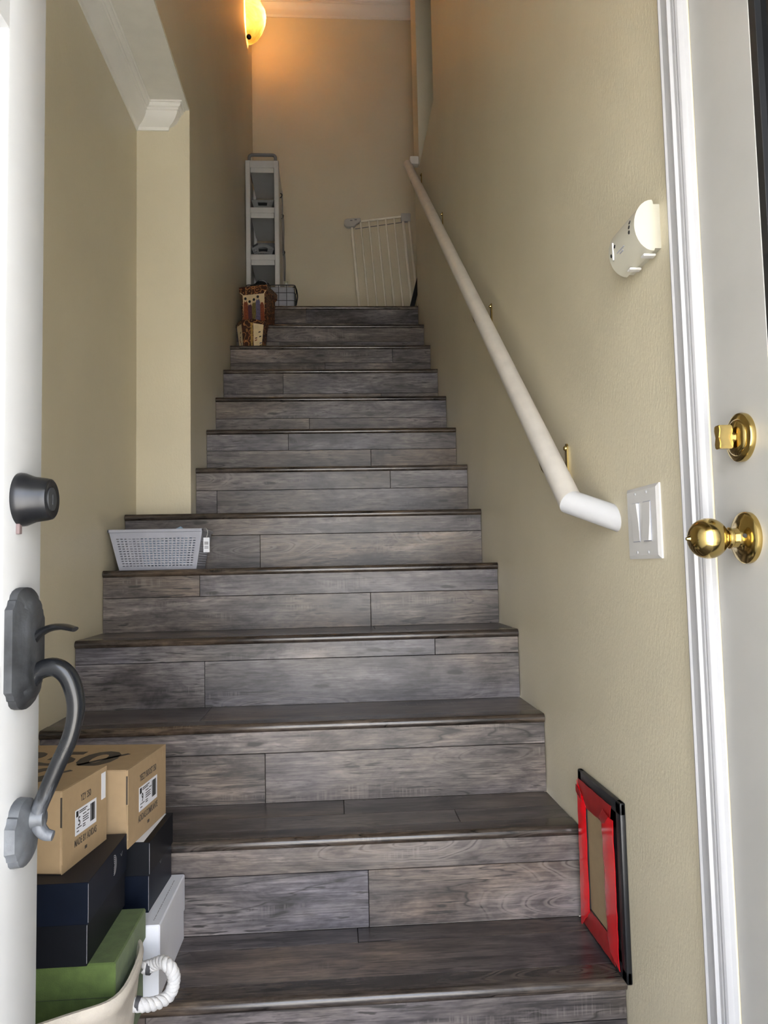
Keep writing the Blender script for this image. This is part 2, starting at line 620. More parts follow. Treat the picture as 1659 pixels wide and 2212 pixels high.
def smooth_path(pts, sub=6):
    """Catmull-Rom through pts"""
    P = [Vector(p) for p in pts]
    P = [P[0] * 2 - P[1]] + P + [P[-1] * 2 - P[-2]]
    out = []
    for i in range(1, len(P) - 2):
        for s in range(sub):
            t = s / sub
            a, b, c, d = P[i - 1], P[i], P[i + 1], P[i + 2]
            out.append(0.5 * ((2 * b) + (c - a) * t + (2 * a - 5 * b + 4 * c - d) * t * t + (3 * b - a - 3 * c + d) * t ** 3))
    out.append(P[-2])
    return out


WM = {}


def world_of(o):
    return WM.get(o.name, Matrix.Identity(4))


def finish(me, sharp=35):
    for p in me.polygons:
        p.use_smooth = True
    me.set_sharp_from_angle(angle=math.radians(sharp))


def obj(name, bm, mat, parent=None, world=True, sharp=35, label=None):
    """link bm as one mesh object; world=True: coordinates are world coordinates"""
    if parent is not None and world:
        bm.transform(world_of(parent).inverted())
    me = bpy.data.meshes.new(name)
    bm.to_mesh(me)
    bm.free()
    me.materials.append(mat)
    finish(me, sharp)
    o = bpy.data.objects.new(name, me)
    COL.objects.link(o)
    o.parent = parent
    WM[o.name] = world_of(parent) if parent is not None else Matrix.Identity(4)
    if label:
        o['label'] = label
    return o


def tag(o, label, cat, group=None, kind=None):
    o['label'] = label
    o['category'] = cat
    if group:
        o['group'] = group
    if kind:
        o['kind'] = kind
    return o


def thing(name, label, cat, loc=(0, 0, 0), rotz=0.0, group=None):
    o = bpy.data.objects.new(name, None)
    o.empty_display_size = 0.05
    COL.objects.link(o)
    o.location = loc
    o.rotation_euler = (0, 0, rotz)
    WM[o.name] = Matrix.Translation(Vector(loc)) @ Matrix.Rotation(rotz, 4, 'Z')
    return tag(o, label, cat, group)


def struct(name, bm, mat, parent=None, label=None, sharp=35):
    o = obj(name, bm, mat, parent, sharp=sharp, label=label)
    if parent is None:
        o['kind'] = 'structure'
    return o


def text_bm(s, size, depth=0.0004, xs=1.0, bold=0.0):
    cu = bpy.data.curves.new('lettering', 'FONT')
    cu.body = s
    cu.size = size
    cu.align_x = 'CENTER'
    cu.align_y = 'CENTER'
    cu.extrude = depth
    cu.offset = bold
    cu.resolution_u = 3
    to = bpy.data.objects.new('lettering', cu)
    COL.objects.link(to)
    dg = bpy.context.evaluated_depsgraph_get()
    me = bpy.data.meshes.new_from_object(to.evaluated_get(dg))
    bm = nb()
    bm.from_mesh(me)
    bpy.data.objects.remove(to)
    bpy.data.curves.remove(cu)
    bpy.data.meshes.remove(me)
    bmesh.ops.scale(bm, vec=(xs, 1, 1), verts=bm.verts[:])
    return bm


def frame_mat(o, u, v):
    """matrix taking (x,y,z) to o + x*u + y*v + z*(u x v)"""
    u = Vector(u).normalized()
    v = Vector(v).normalized()
    w = u.cross(v)
    m = Matrix((u, v, w)).transposed().to_4x4()
    m.translation = Vector(o)
    return m


def merge(dst, src):
    me = bpy.data.meshes.new('tmp')
    src.to_mesh(me)
    src.free()
    dst.from_mesh(me)
    bpy.data.meshes.remove(me)
    return dst


# ------------------------------------------------------------------ setting
R_, D_ = 0.19, 0.24678          # riser and run of the stair
XL1, XL2 = -1.2298, -1.0349     # left wall below, left wall above the jog
T_ = 0.022                      # nosing thickness
FZ = -0.168                     # entry floor
LZ = 12 * R_ + T_               # landing level
CZ = LZ + 2.435                 # upper ceiling
SOF = 2.512                     # soffit over the entry
YB = 3.72                       # back wall
YF = -1.50                      # inner face of the front wall

# unseen porch roof added to block high sky light; outdoor paving before the entrance
struct('ceiling', bx(-3.2, 1.2, -2.5, YF - 0.13, 2.25, 2.40), CEIL)  # added unseen porch roof, only blocks high sky light
ext = struct('floor', bx(-9, 9, -14, YF - 0.13, FZ - 0.25, FZ - 0.06), CONC)
bm = bx(XL1 - 0.1, 0.1, YF - 0.13, 0.30, FZ - 0.14, FZ - 0.001)
fl = struct('floor', bm, DARK)
for i in range(9):
    y0 = -1.5 + i * 0.168
    w = 0.166 if y0 + 0.166 < 0.006 else 0.006 - y0
    js = [XL1 + 0.002, XL1 + 0.35 + 0.5 * ((i * 0.37) % 1), -0.002]
    for a, b in zip(js[:-1], js[1:]):
        obj('floor_plank', bx(a, b - 0.0012, y0, y0 + w, FZ - 0.012, FZ, bev=0.0008), WOODT, fl)

# left wall by the entry, and the upper left wall whose lower edge steps over it
struct('wall_left', bx(XL1 - 0.12, XL1, YF - 0.12, 1.40, FZ - 0.14, SOF), WALL)
bm = nb()
prism(bm, [(YF - 0.12, SOF), (YF - 0.12, CZ + 0.1), (YB + 0.12, CZ + 0.1), (YB + 0.12, FZ - 0.14), (1.395, FZ - 0.14), (1.395, SOF)], 'x', XL1 - 0.12, XL2)
struct('wall_left', bm, WALL)
struct('ceiling', bx(XL1, XL2 - 0.002, YF, 1.395, SOF - 0.006, SOF - 0.0005), CEIL)

# right wall with the side door opening and the upper pass-through opening
DY0, DY1, DZ = -1.24, -0.3975, 1.87
OY0, OY1, OZ0, OZ1 = 2.135, 2.76, 3.04, 4.45
bm = nb()
for a in [(YF - 0.12, DY0, FZ - 0.14, CZ + 0.1), (DY0, DY1, DZ, CZ + 0.1), (DY1, OY0, FZ - 0.14, CZ + 0.1), (OY0, OY1, FZ - 0.14, OZ0),
          (OY0, OY1, OZ1, CZ + 0.1), (OY1, 3.0, FZ - 0.14, CZ + 0.1)]:
    box(bm, 0.0, 0.12, a[0], a[1], a[2], a[3])
struct('wall_right', bm, WALL)
# upper hall beyond
struct('wall_back', bx(XL2, 1.62, YB, YB + 0.12, LZ - 0.3, CZ + 0.1), WALL)
struct('wall_hall', bx(1.5, 1.62, 0.8, YB, LZ - 0.3, CZ + 0.1), WALL)
struct('wall_hall', bx(0.12, 1.5, 0.8, 0.92, LZ - 0.3, CZ + 0.1), WALL)
struct('floor', bx(0.12, 1.5, 0.92, 3.0, LZ - 0.2, LZ - 0.002), WOODT)
bm = nb()
box(bm, XL2, 1.5, YF, YB, CZ, CZ + 0.12)
struct('ceiling', bm, CEIL)
# front wall with the open entrance
bm = nb()
for a in [(XL1 - 0.12, -0.905, FZ - 0.14, CZ + 0.1), (-0.905, -0.015, 1.865, CZ + 0.1), (-0.015, 0.12, FZ - 0.14, CZ + 0.1)]:
    box(bm, a[0], a[1], YF - 0.12, YF, a[2], a[3])
struct('wall_front', bm, WALL)

# ------------------------------------------------------------------ trims
CROWN = [(0, 0), (0.006, 0), (0.010, 0.010), (0.016, 0.014), (0.030, 0.020), (0.042, 0.030), (0.050, 0.042), (0.052, 0.052), (0.058, 0.054), (0.058, 0.060),
         (0.066, 0.063), (0.070, 0.068), (0.070, 0.074), (0.076, 0.075), (0.076, 0.080), (0, 0.080)]


def crown_profile(w, h):
    return [(a / 0.076 * w, b / 0.080 * h) for a, b in CROWN]


# crown over the entry: along the left wall (its long run), then the end wall with a mitred return
pr = crown_profile(0.066, 0.082)
z0 = SOF - 0.006 - 0.082
bm = nb()
A = [bm.verts.new((XL1 + a, YF, z0 + b)) for a, b in pr]
B = [bm.verts.new((XL1 + a, 1.395 - a, z0 + b)) for a, b in pr]
n_ = len(pr)
bm.faces.new(A)
for i in range(n_):
    j = (i + 1) % n_
    bm.faces.new((A[i], A[j], B[j], B[i]))
bmesh.ops.recalc_face_normals(bm, faces=bm.faces[:])
struct('trim_1', bm, CROWNM, sharp=25)
bm = nb()
A = [bm.verts.new((XL1 + a, 1.395 - a, z0 + b)) for a, b in pr]
B = [bm.verts.new((XL2 - 0.082 + a, 1.395 - a, z0 + b)) for a, b in pr]
Cc = [bm.verts.new((XL2 - 0.082 + a, 1.395, z0 + b)) for a, b in pr]
for i in range(n_):
    j = (i + 1) % n_
    bm.faces.new((A[i], A[j], B[j], B[i]))
    bm.faces.new((B[i], B[j], Cc[j], Cc[i]))
bmesh.ops.recalc_face_normals(bm, faces=bm.faces[:])
struct('trim_2', bm, CROWNM, sharp=25)
# crown on the upper back wall
pr = crown_profile(0.085, 0.105)
bm = nb()
prism(bm, [(YB - a, CZ - 0.105 + b) for a, b in pr], 'x', XL2, 1.5)
struct('trim_3', bm, CROWNM, sharp=25)

# casing of the side door: leg profile across Y, thickness towards -X
CAS = [(0.0, 0.0), (0.0, 0.013), (0.003, 0.017), (0.007, 0.018), (0.010, 0.0155), (0.026, 0.0135), (0.028, 0.0165), (0.032, 0.0165), (0.034, 0.012),
       (0.040, 0.0115), (0.0415, 0.0095), (0.045, 0.0095), (0.047, 0.0125), (0.051, 0.0135), (0.055, 0.012), (0.0585, 0.008), (0.0595, 0.006), (0.0595, 0.0)]
bm = nb()
prism(bm, [(-x, -0.3385 - y) for y, x in CAS], 'z', FZ, DZ + 0.06)
struct('trim_4', bm, TRIM, sharp=20)
bm = nb()
prism(bm, [(-x, -1.30 + y) for y, x in CAS], 'z', FZ, DZ + 0.06)
struct('trim_5', bm, TRIM, sharp=20)
bm = nb()
prism(bm, [(-x, DZ + 0.06 - y) for y, x in CAS], 'y', -1.30, -0.3385)
struct('trim_6', bm, TRIM, sharp=20)

# ------------------------------------------------------------------ staircase
stair = thing('staircase', 'straight flight of grey wood plank stairs with thin dark nosings between beige walls', 'stairs', (-0.6, 0.0, FZ))
UP_FR = {0: .30, 1: .31, 2: .30, 3: .26, 4: .38, 5: .33, 6: .39, 7: .40, 8: .45, 9: .58, 10: .42, 11: .45, 12: .48}
LOWJ = {0: [-0.30], 1: [-0.4575], 2: [-0.694], 3: [-0.8793], 4: [-0.4071], 5: [-0.7719], 6: [-0.955], 7: [-0.36], 8: [-0.62], 9: [-0.28], 10: [-0.55], 11: [-0.8], 12: [-0.4]}
UPJ = {0: [-0.86], 1: [], 2: [], 3: [-0.2399], 4: [-0.9348], 5: [], 6: [-0.30], 7: [-0.7], 8: [], 9: [-0.75], 10: [-0.2], 11: [], 12: [-0.66]}
TRJ = {0: [], 1: [-0.5052], 2: [-0.8606], 3: [-0.40], 4: [-0.66], 5: [-0.3], 6: [-0.7], 7: [-0.5], 8: [], 9: [-0.6], 10: [-0.35], 11: [-0.8]}
OV = 0.007


def planks(name, x0, x1, joints, y0, y1, z0, z1, mat, bev=0.0009):
    js = [x0] + sorted(joints) + [x1]
    for a, b in zip(js[:-1], js[1:]):
        obj(name, bx(a + 0.0005, b - 0.0005, y0, y1, z0, z1, bev=bev), mat, stair)


def nosing_bm(x0, x1, y, z):
    """bullnose strip, front at y, underside z"""
    h = T_
    pts = [(y + 0.010, z)]
    for k in range(7):
        a = -PI / 2 - PI * k / 6 * 0.5
        pts.append((y + 0.010 + 0.010 * math.cos(a), z + 0.010 + 0.010 * math.sin(a)))
    for k in range(1, 7):
        a = PI - PI / 2 * k / 6
        pts.append((y + 0.011 + 0.011 * math.cos(a), z + 0.0108 + 0.0112 * math.sin(a)))
    pts += [(y + 0.058, z + h), (y + 0.058, z + h - 0.012), (y + 0.014, z + h - 0.012), (y + 0.014, z)]
    out = []
    for p_ in pts:
        if not out or (abs(p_[0] - out[-1][0]) + abs(p_[1] - out[-1][1])) > 1e-5:
            out.append(p_)
    if abs(out[0][0] - out[-1][0]) + abs(out[0][1] - out[-1][1]) < 1e-5:
        out.pop()
    return prism(nb(), out, 'x', x0, x1)


core = nb()
for k in range(13):
    xl = (XL1 if k <= 5 else XL2) + 0.002
    xr = -0.002
    y = D_ * k
    z = R_ * k
    yn = D_ * (k + 1)
    # structural core just behind the boards
    if k == 5:
        box(core, xl + 0.003, XL2, y + OV + 0.012, 1.392, z - R_, z + T_ - 0.0125)
        box(core, XL2 + 0.003, xr - 0.003, y + OV + 0.012, yn + 0.012, z - R_, z + T_ - 0.0125)
    else:
        box(core, xl + 0.003, xr - 0.003, y + OV + 0.012, (yn + 0.012) if k < 12 else YB, (z - R_ if k else FZ - 0.1), z + T_ - 0.0125)
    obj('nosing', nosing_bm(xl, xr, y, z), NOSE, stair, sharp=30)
    zb = (R_ * (k - 1) + T_) if k else FZ
    zs = z - (z - zb) * UP_FR[k]
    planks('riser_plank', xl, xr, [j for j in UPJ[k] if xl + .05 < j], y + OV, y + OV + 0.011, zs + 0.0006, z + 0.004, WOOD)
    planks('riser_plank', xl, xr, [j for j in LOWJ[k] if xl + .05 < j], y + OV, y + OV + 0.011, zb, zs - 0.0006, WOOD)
    if k < 12:
        ya, yb2 = y + 0.0586, yn + OV
        if k == 0:
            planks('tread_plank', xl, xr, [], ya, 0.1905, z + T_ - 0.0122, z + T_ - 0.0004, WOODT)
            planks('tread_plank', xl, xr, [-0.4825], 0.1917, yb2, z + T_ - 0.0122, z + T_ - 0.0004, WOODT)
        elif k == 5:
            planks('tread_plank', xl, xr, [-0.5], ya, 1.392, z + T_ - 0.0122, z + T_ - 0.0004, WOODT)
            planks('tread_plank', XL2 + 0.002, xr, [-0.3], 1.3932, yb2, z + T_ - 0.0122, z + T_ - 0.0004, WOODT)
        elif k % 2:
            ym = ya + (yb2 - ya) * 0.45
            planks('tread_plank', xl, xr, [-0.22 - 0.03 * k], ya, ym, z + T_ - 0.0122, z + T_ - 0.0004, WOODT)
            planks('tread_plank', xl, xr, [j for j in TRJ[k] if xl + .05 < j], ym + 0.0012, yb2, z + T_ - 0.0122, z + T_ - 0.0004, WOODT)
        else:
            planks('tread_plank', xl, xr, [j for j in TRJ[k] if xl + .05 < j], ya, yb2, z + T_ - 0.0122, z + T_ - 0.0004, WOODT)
obj('stair_core', core, DARK, stair)
# landing boards
y = D_ * 12 + 0.0586
i = 0
while y < YB - 0.002:
    y1 = min(y + 0.166, YB - 0.002)
    js = [XL2 + 0.002, -0.75 + 0.4 * ((i * 0.618) % 1), -0.002]
    for a, b in zip(js[:-1], js[1:]):
        obj('landing_plank', bx(a, b - 0.001, y, y1 - 0.0012, LZ - 0.0122, LZ - 0.0004, bev=0.0009), WOODT, stair)
    y = y1
    i += 1
struct('floor', bx(0.0, 1.5, 3.0, YB, LZ - 0.2, LZ - 0.002), WOODT)

# ------------------------------------------------------------------ front door, swung in along the left
XD = -0.85
d1 = bpy.data.objects.new('door_1', None)
COL.objects.link(d1)
d1.location = (XD, -0.515, FZ)
d1['kind'] = 'structure'
WM[d1.name] = Matrix.Translation(Vector((XD, -0.515, FZ)))
YE = -0.515
YH = YE - 0.91
DB, DT = FZ + 0.012, FZ + 2.02
rails = [(DB, 0.06), (0.56, 0.685), (1.352, 1.50), (DT - 0.12, DT)]
bm = nb()
box(bm, XD - 0.044, XD, YE - 0.103, YE, DB, DT, bev=0.003, seg=2)
obj('stile', bm, DOORW, d1)
obj('stile', bx(XD - 0.044, XD, YH, YH + 0.11, DB, DT, bev=0.003), DOORW, d1)
obj('mullion', bx(XD - 0.0435, XD - 0.0005, -1.02, -0.92, DB + 0.01, DT - 0.01), DOORW, d1)
for a, b in rails:
    obj('rail', bx(XD - 0.0438, XD - 0.0002, YH + 0.109, YE - 0.102, a, b), DOORW, d1)
for (a, b) in [(0.06, 0.56), (0.685, 1.352), (1.50, DT - 0.12)]:
    for (p0, p1) in [(-0.92, YE - 0.103), (YH + 0.11, -1.02)]:
        bm = nb()
        box(bm, XD - 0.036, XD - 0.010, p0, p1, a, b)
        # raised field with sloped border
        q = [(p0 + 0.006, a + 0.006, XD - 0.010), (p1 - 0.006, a + 0.006, XD - 0.010), (p1 - 0.006, b - 0.006, XD - 0.010), (p0 + 0.006, b - 0.006, XD - 0.010)]
        q2 = [(p0 + 0.035, a + 0.035, XD - 0.003), (p1 - 0.035, a + 0.035, XD - 0.003), (p1 - 0.035, b - 0.035, XD - 0.003), (p0 + 0.035, b - 0.035, XD - 0.003)]
        v1 = [bm.verts.new((c[2], c[0], c[1])) for c in q]
        v2 = [bm.verts.new((c[2], c[0], c[1])) for c in q2]
        for i in range(4):
            j = (i + 1) % 4
            bm.faces.new((v1[i], v1[j], v2[j], v2[i]))
        bm.faces.new(v2)
        obj('panel', bm, DOORW, d1)
# deadbolt cylinder
dbY, dbZ = YE - 0.0595, 0.856
bm = lathe(nb(), [(0, 0.0285), (0.002, 0.0288), (0.006, 0.0283), (0.011, 0.0262), (0.016, 0.0243), (0.028, 0.0226), (0.0325, 0.0215), (0.0335, 0.020), (0.0325, 0.0135), (0.0320, 0.0132)],
           (XD, dbY, dbZ), (1, 0, 0), 40)
db = obj('deadbolt_cylinder', bm, BRONZE, d1, sharp=40, label='dark bronze deadbolt cylinder')
bm = lathe(nb(), [(0.030, 0.0128), (0.0335, 0.0125), (0.0338, 0.0)], (XD, dbY, dbZ), (1, 0, 0), 24)
box(bm, XD + 0.0335, XD + 0.0342, dbY - 0.001, dbY + 0.001, dbZ - 0.006, dbZ + 0.005)
obj('key_plug', bm, BRONZEW, db)
obj('wall_tab', bx(XD, XD + 0.004, dbY - 0.0115, dbY - 0.0045, dbZ - 0.037, dbZ - 0.026, bev=0.0006), simple('pinkish_tab', rgb(112, 96, 96), 0.6), db)
# handle set: shaped escutcheon, thumb latch, curved grip, lower mount
hY = YE - 0.0585


def plate_outline(w, z0, z1, cz):
    """escutcheon outline in (y,z): straight sides, stepped shoulders, arched top and bottom"""
    h = w / 2
    top = [(h, z1 - 0.022), (h * 0.86, z1 - 0.018), (h * 0.80, z1 - 0.013)]
    for k in range(9):
        a = PI * k / 8
        top.append((h * 0.72 * math.cos(a), z1 - 0.012 + 0.012 * math.sin(a)))
    top += [(-h * 0.80, z1 - 0.013), (-h * 0.86, z1 - 0.018), (-h, z1 - 0.022)]
    bot = [(-p_[0], z0 + z1 - p_[1]) for p_ in top]
    return [(cz + a, b) for a, b in top] + [(cz + a, b) for a, b in bot]


def stacked_plate(w, z0, z1, cy, layers):
    bm = nb()
    prev = None
    for (x, inset) in layers:
        pts = plate_outline(w - 2 * inset, z0 + inset, z1 - inset, cy)
        ring = [bm.verts.new((x, a, b)) for a, b in pts]
        if prev:
            for i in range(len(ring)):
                j = (i + 1) % len(ring)
                bm.faces.new((prev[i], prev[j], ring[j], ring[i]))
        else:
            bm.faces.new(ring)
        prev = ring
    bm.faces.new(prev)
    bmesh.ops.recalc_face_normals(bm, faces=bm.faces[:])
    return bm


hs = obj('handle_plate', stacked_plate(0.074, 0.636, 0.763, hY, [(XD, 0), (XD + 0.008, 0), (XD + 0.011, 0.003), (XD + 0.013, 0.009), (XD + 0.017, 0.012), (XD + 0.019, 0.018)]), BRONZEW, d1, label='weathered dark bronze handle plate')
gp = smooth_path([(-0.838, hY, 0.664), (-0.829, hY, 0.675), (-0.813, hY, 0.6785), (-0.800, hY, 0.669), (-0.7925, hY, 0.650), (-0.7915, hY, 0.630), (-0.797, hY, 0.605),
                  (-0.809, hY, 0.578), (-0.821, hY, 0.550), (-0.8285, hY, 0.531), (-0.8285, hY, 0.517), (-0.822, hY, 0.508), (-0.8135, hY, 0.5055)], 6)
ng = len(gp)
rr = []
for i in range(ng):
    t = i / (ng - 1)
    if t < 0.45:
        r = 0.0086 + 0.0014 * math.sin(PI * t / 0.45)
    elif t < 0.82:
        r = 0.0086 + (0.0078 - 0.0086) * (t - 0.45) / 0.37
    else:
        r = 0.0078 - 0.0026 * (t - 0.82) / 0.18
    rr.append(r)
obj('grip', tube(nb(), gp, rr, 16), GRIPM, hs, label='polished dark curved grip')
tp = smooth_path([(-0.836, hY, 0.706), (-0.829, hY, 0.714), (-0.818, hY, 0.7195), (-0.805, hY, 0.7205), (-0.7925, hY, 0.7175)], 5)
bm = nb()
prev = None
for i, c in enumerate(tp):
    t = i / (len(tp) - 1)
    w = 0.007 + 0.008 * t - 0.004 * max(0, t - 0.85) / 0.15
    th = 0.0100 - 0.0048 * t
    a = (tp[min(i + 1, len(tp) - 1)] - tp[max(i - 1, 0)]).normalized()
    nrm = Vector((-a.z, 0, a.x))
    ring = []
    for k in range(12):
        q = 2 * PI * k / 12
        ring.append(bm.verts.new(c + Vector((0, w * math.cos(q), 0)) + nrm * th * math.sin(q) * 0.5))
    if prev:
        for k in range(12):
            j = (k + 1) % 12
            bm.faces.new((prev[k], prev[j], ring[j], ring[k]))
    else:
        bm.faces.new(ring)
    prev = ring
bm.faces.new(prev)
bmesh.ops.recalc_face_normals(bm, faces=bm.faces[:])
obj('thumb_latch', bm, BRONZE, hs)
bm = stacked_plate(0.062, 0.476, 0.545, hY, [(XD, 0), (XD + 0.010, 0.001), (XD + 0.013, 0.005), (XD + 0.016, 0.011)])
lathe(bm, [(0, 0.012), (0.012, 0.010), (0.020, 0.0085)], (XD + 0.008, hY, 0.524), (1, 0, 0), 20)
obj('lower_mount', bm, BRONZEG, d1, label='pale worn grey lower handle mount')

# ------------------------------------------------------------------ side door on the right wall
d2 = bpy.data.objects.new('door_2', None)
COL.objects.link(d2)
d2.location = (0.0, -0.82, FZ)
d2['kind'] = 'structure'
WM[d2.name] = Matrix.Translation(Vector((0.0, -0.82, FZ)))
XR0, XR1 = 0.002, 0.044
bl = (-1.10, -0.5455, 0.10, 1.74)     # dark glazed field
obj('stile', bx(XR0, XR1, bl[1], -0.3995, FZ + 0.012, DZ - 0.004, bev=0.0006), DOORG, d2)
obj('stile', bx(XR0, XR1, DY0 + 0.003, bl[0], FZ + 0.012, DZ - 0.004, bev=0.0025), DOORG, d2)
obj('rail', bx(XR0, XR1, bl[0], bl[1], FZ + 0.012, bl[2], bev=0.001), DOORG, d2)
obj('rail', bx(XR0, XR1, bl[0], bl[1], bl[3], DZ - 0.004, bev=0.001), DOORG, d2)
obj('glass_panel', bx(XR0 + 0.008, XR1 - 0.01, bl[0], bl[1], bl[2], bl[3]), GLASSB, d2, label='glossy black panel')
obj('glass_bead', bx(XR0 + 0.0004, XR0 + 0.010, bl[1] - 0.014, bl[1] - 0.0001, bl[2], bl[3], bev=0.0006), BLKP, d2)
# brass knob
kY, kZ = -0.480, 0.803
bm = lathe(nb(), [(0, 0.0325), (0.003, 0.033), (0.006, 0.0325), (0.0085, 0.030), (0.011, 0.022), (0.013, 0.0155), (0.016, 0.0125), (0.022, 0.0115), (0.024, 0.0135), (0.026, 0.0135),
                  (0.028, 0.0118), (0.030, 0.0125)], (XR0, kY, kZ), (-1, 0, 0), 48)
kr = obj('knob_rosette', bm, BRASS, d2, label='polished brass rosette')
pf = []
for k in range(25):
    a = PI * k / 24
    r = 0.0255
    pf.append((0.0525 - r * math.cos(a) * 0.96, max(r * math.sin(a), 0.011 if k < 4 else 0.0)))
pf = [(h, r) for h, r in pf if h < 0.0755]
pf += [(0.0762, 0.0042), (0.0772, 0.0036), (0.0805, 0.0018), (0.0808, 0.0)]
obj('knob', lathe(nb(), pf, (XR0, kY, kZ), (-1, 0, 0), 48), BRASS, kr, label='round polished brass knob')
obj('pin_hole', lathe(nb(), [(0, 0.0028), (0.0006, 0.0026), (0.0007, 0.0)], (XR0 - 0.0135, kY - 0.0165, kZ + 0.002), (-0.75, -0.66, 0), 16), INK, kr)
# brass deadbolt with thumb turn
tY, tZ = -0.4805, 0.930
bm = lathe(nb(), [(0, 0.031), (0.004, 0.0315), (0.007, 0.0305), (0.0085, 0.0275), (0.009, 0.0235), (0.0105, 0.0225), (0.0125, 0.0195), (0.0135, 0.008), (0.0175, 0.0075)], (XR0, tY, tZ), (-1, 0, 0), 48)
td = obj('deadbolt_rosette', bm, BRASS, d2, label='polished brass deadbolt rosette')
bm = nb()
pts = [(-0.006, -0.0145), (0.006, -0.0145), (0.0075, -0.008), (0.005, 0.0), (0.0075, 0.009), (0.006, 0.0155), (-0.006, 0.0155), (-0.0075, 0.009), (-0.005, 0.0), (-0.0075, -0.008)]
prism(bm, [(tY + a, tZ + b) for a, b in pts], 'x', XR0 - 0.034, XR0 - 0.0165)
bmesh.ops.bevel(bm, geom=bm.edges[:], offset=0.001, segments=2, affect='EDGES')
obj('thumb_turn', bm, BRASS, td)

# ------------------------------------------------------------------ handrail
hr = thing('handrail', 'white round wooden handrail sloping up the right wall, its near end turned into the wall', 'handrail', (0.0, 1.4, 1.9))
RX = -0.062
rA = Vector((0.0, -0.030, 0.858))
rB = Vector((RX, 0.031, 0.8925))
rC = Vector((RX, 2.80, 3.072))
RR = 0.0235


def mitred(p0, p1, n0, n1, r, seg=24):
    """round bar p0-p1 whose ends are cut by planes with normals n0, n1"""
    bm = nb()
    d = (p1 - p0).normalized()
    u = d.cross(Vector((0.3, 0, 1))).normalized()
    v = d.cross(u)
    A, B = [], []
    for k in range(seg):
        o = (u * math.cos(2 * PI * k / seg) + v * math.sin(2 * PI * k / seg)) * r
        ta = -o.dot(n0) / d.dot(n0)
        tb = -o.dot(n1) / d.dot(n1)
        A.append(bm.verts.new(p0 + o + d * ta))
        B.append(bm.verts.new(p1 + o + d * tb))
    for k in range(seg):
        j = (k + 1) % seg
        bm.faces.new((A[k], A[j], B[j], B[k]))
    bm.faces.new(A)
    bm.faces.new(B)
    bmesh.ops.recalc_face_normals(bm, faces=bm.faces[:])
    return bm


d0 = (rB - rA).normalized()
d1_ = (rC - rB).normalized()
nm = (d0 + d1_).normalized()
obj('rail_bar', mitred(rB, rC, nm, Vector((0, 0.96, 0.28)), RR), RAILP, hr, sharp=50)
obj('rail_end', mitred(rA, rB, Vector((1, 0, 0)), nm, RR), RAILE, hr, sharp=50, label='brighter white end piece turned to the wall')
obj('wall_return', bx(RX + 0.012, 0.0, 2.775, 2.825, 3.065, 3.112, bev=0.006, seg=2), RAILP, hr)
sl = (rC.z - rB.z) / (rC.y - rB.y)
for yb in (0.235, 0.965, 1.94, 2.66):
    zr = rB.z + sl * (yb - rB.y) - 0.019
    bm = nb()
    # wall plate: round-ended vertical strap with a domed screw, and an arm to the saddle under the rail
    pts = []
    for k in range(9):
        a = PI * k / 8
        pts.append((yb + 0.0068 * math.cos(a), zr - 0.062 + 0.030 + 0.0085 * math.sin(a)))
    for k in range(9):
        a = PI + PI * k / 8
        pts.append((yb + 0.0068 * math.cos(a), zr - 0.062 - 0.040 + 0.0085 * math.sin(a)))
    pts = [(a, b + 0.028) for a, b in pts]
    prism(bm, pts, 'x', -0.004, -0.0002)
    lathe(bm, [(0, 0.006), (0.003, 0.0055), (0.005, 0.003), (0.0055, 0)], (-0.004, yb, zr - 0.062 + 0.056), (-1, 0, 0), 14)
    tube(bm, smooth_path([(-0.003, yb, zr - 0.062), (-0.030, yb, zr - 0.066), (-0.052, yb, zr - 0.056), (RX, yb, zr - RR * 1.25)], 4), 0.0055, 12)
    obj('bracket', bm, BRASS, hr, label='small polished brass bracket')

# ------------------------------------------------------------------ switch, alarm, pet door on the right wall
sw = thing('light_switch', 'white two-gang rocker switch plate on right wall below the handrail end', 'switch', (0.0, -0.17, 0.84))
y0, y1, z0, z1 = -0.2345, -0.1045, 0.780, 0.9005
bm = nb()
v1 = [bm.verts.new((0.0, a, b)) for a, b in ((y0, z0), (y1, z0), (y1, z1), (y0, z1))]
i1 = 0.0012
v2 = [bm.verts.new((-0.003, a, b)) for a, b in ((y0, z0), (y1, z0), (y1, z1), (y0, z1))]
i2 = 0.006
v3 = [bm.verts.new((-0.0062, a, b)) for a, b in ((y0 + i2, z0 + i2), (y1 - i2, z0 + i2), (y1 - i2, z1 - i2), (y0 + i2, z1 - i2))]
for A, B in ((v1, v2), (v2, v3)):
    for i in range(4):
        j = (i + 1) % 4
        bm.faces.new((A[i], A[j], B[j], B[i]))
bm.faces.new(v3)
bm.faces.new(list(reversed(v1)))
bmesh.ops.recalc_face_normals(bm, faces=bm.faces[:])
obj('switch_plate', bm, WPLAS, sw, sharp=20)
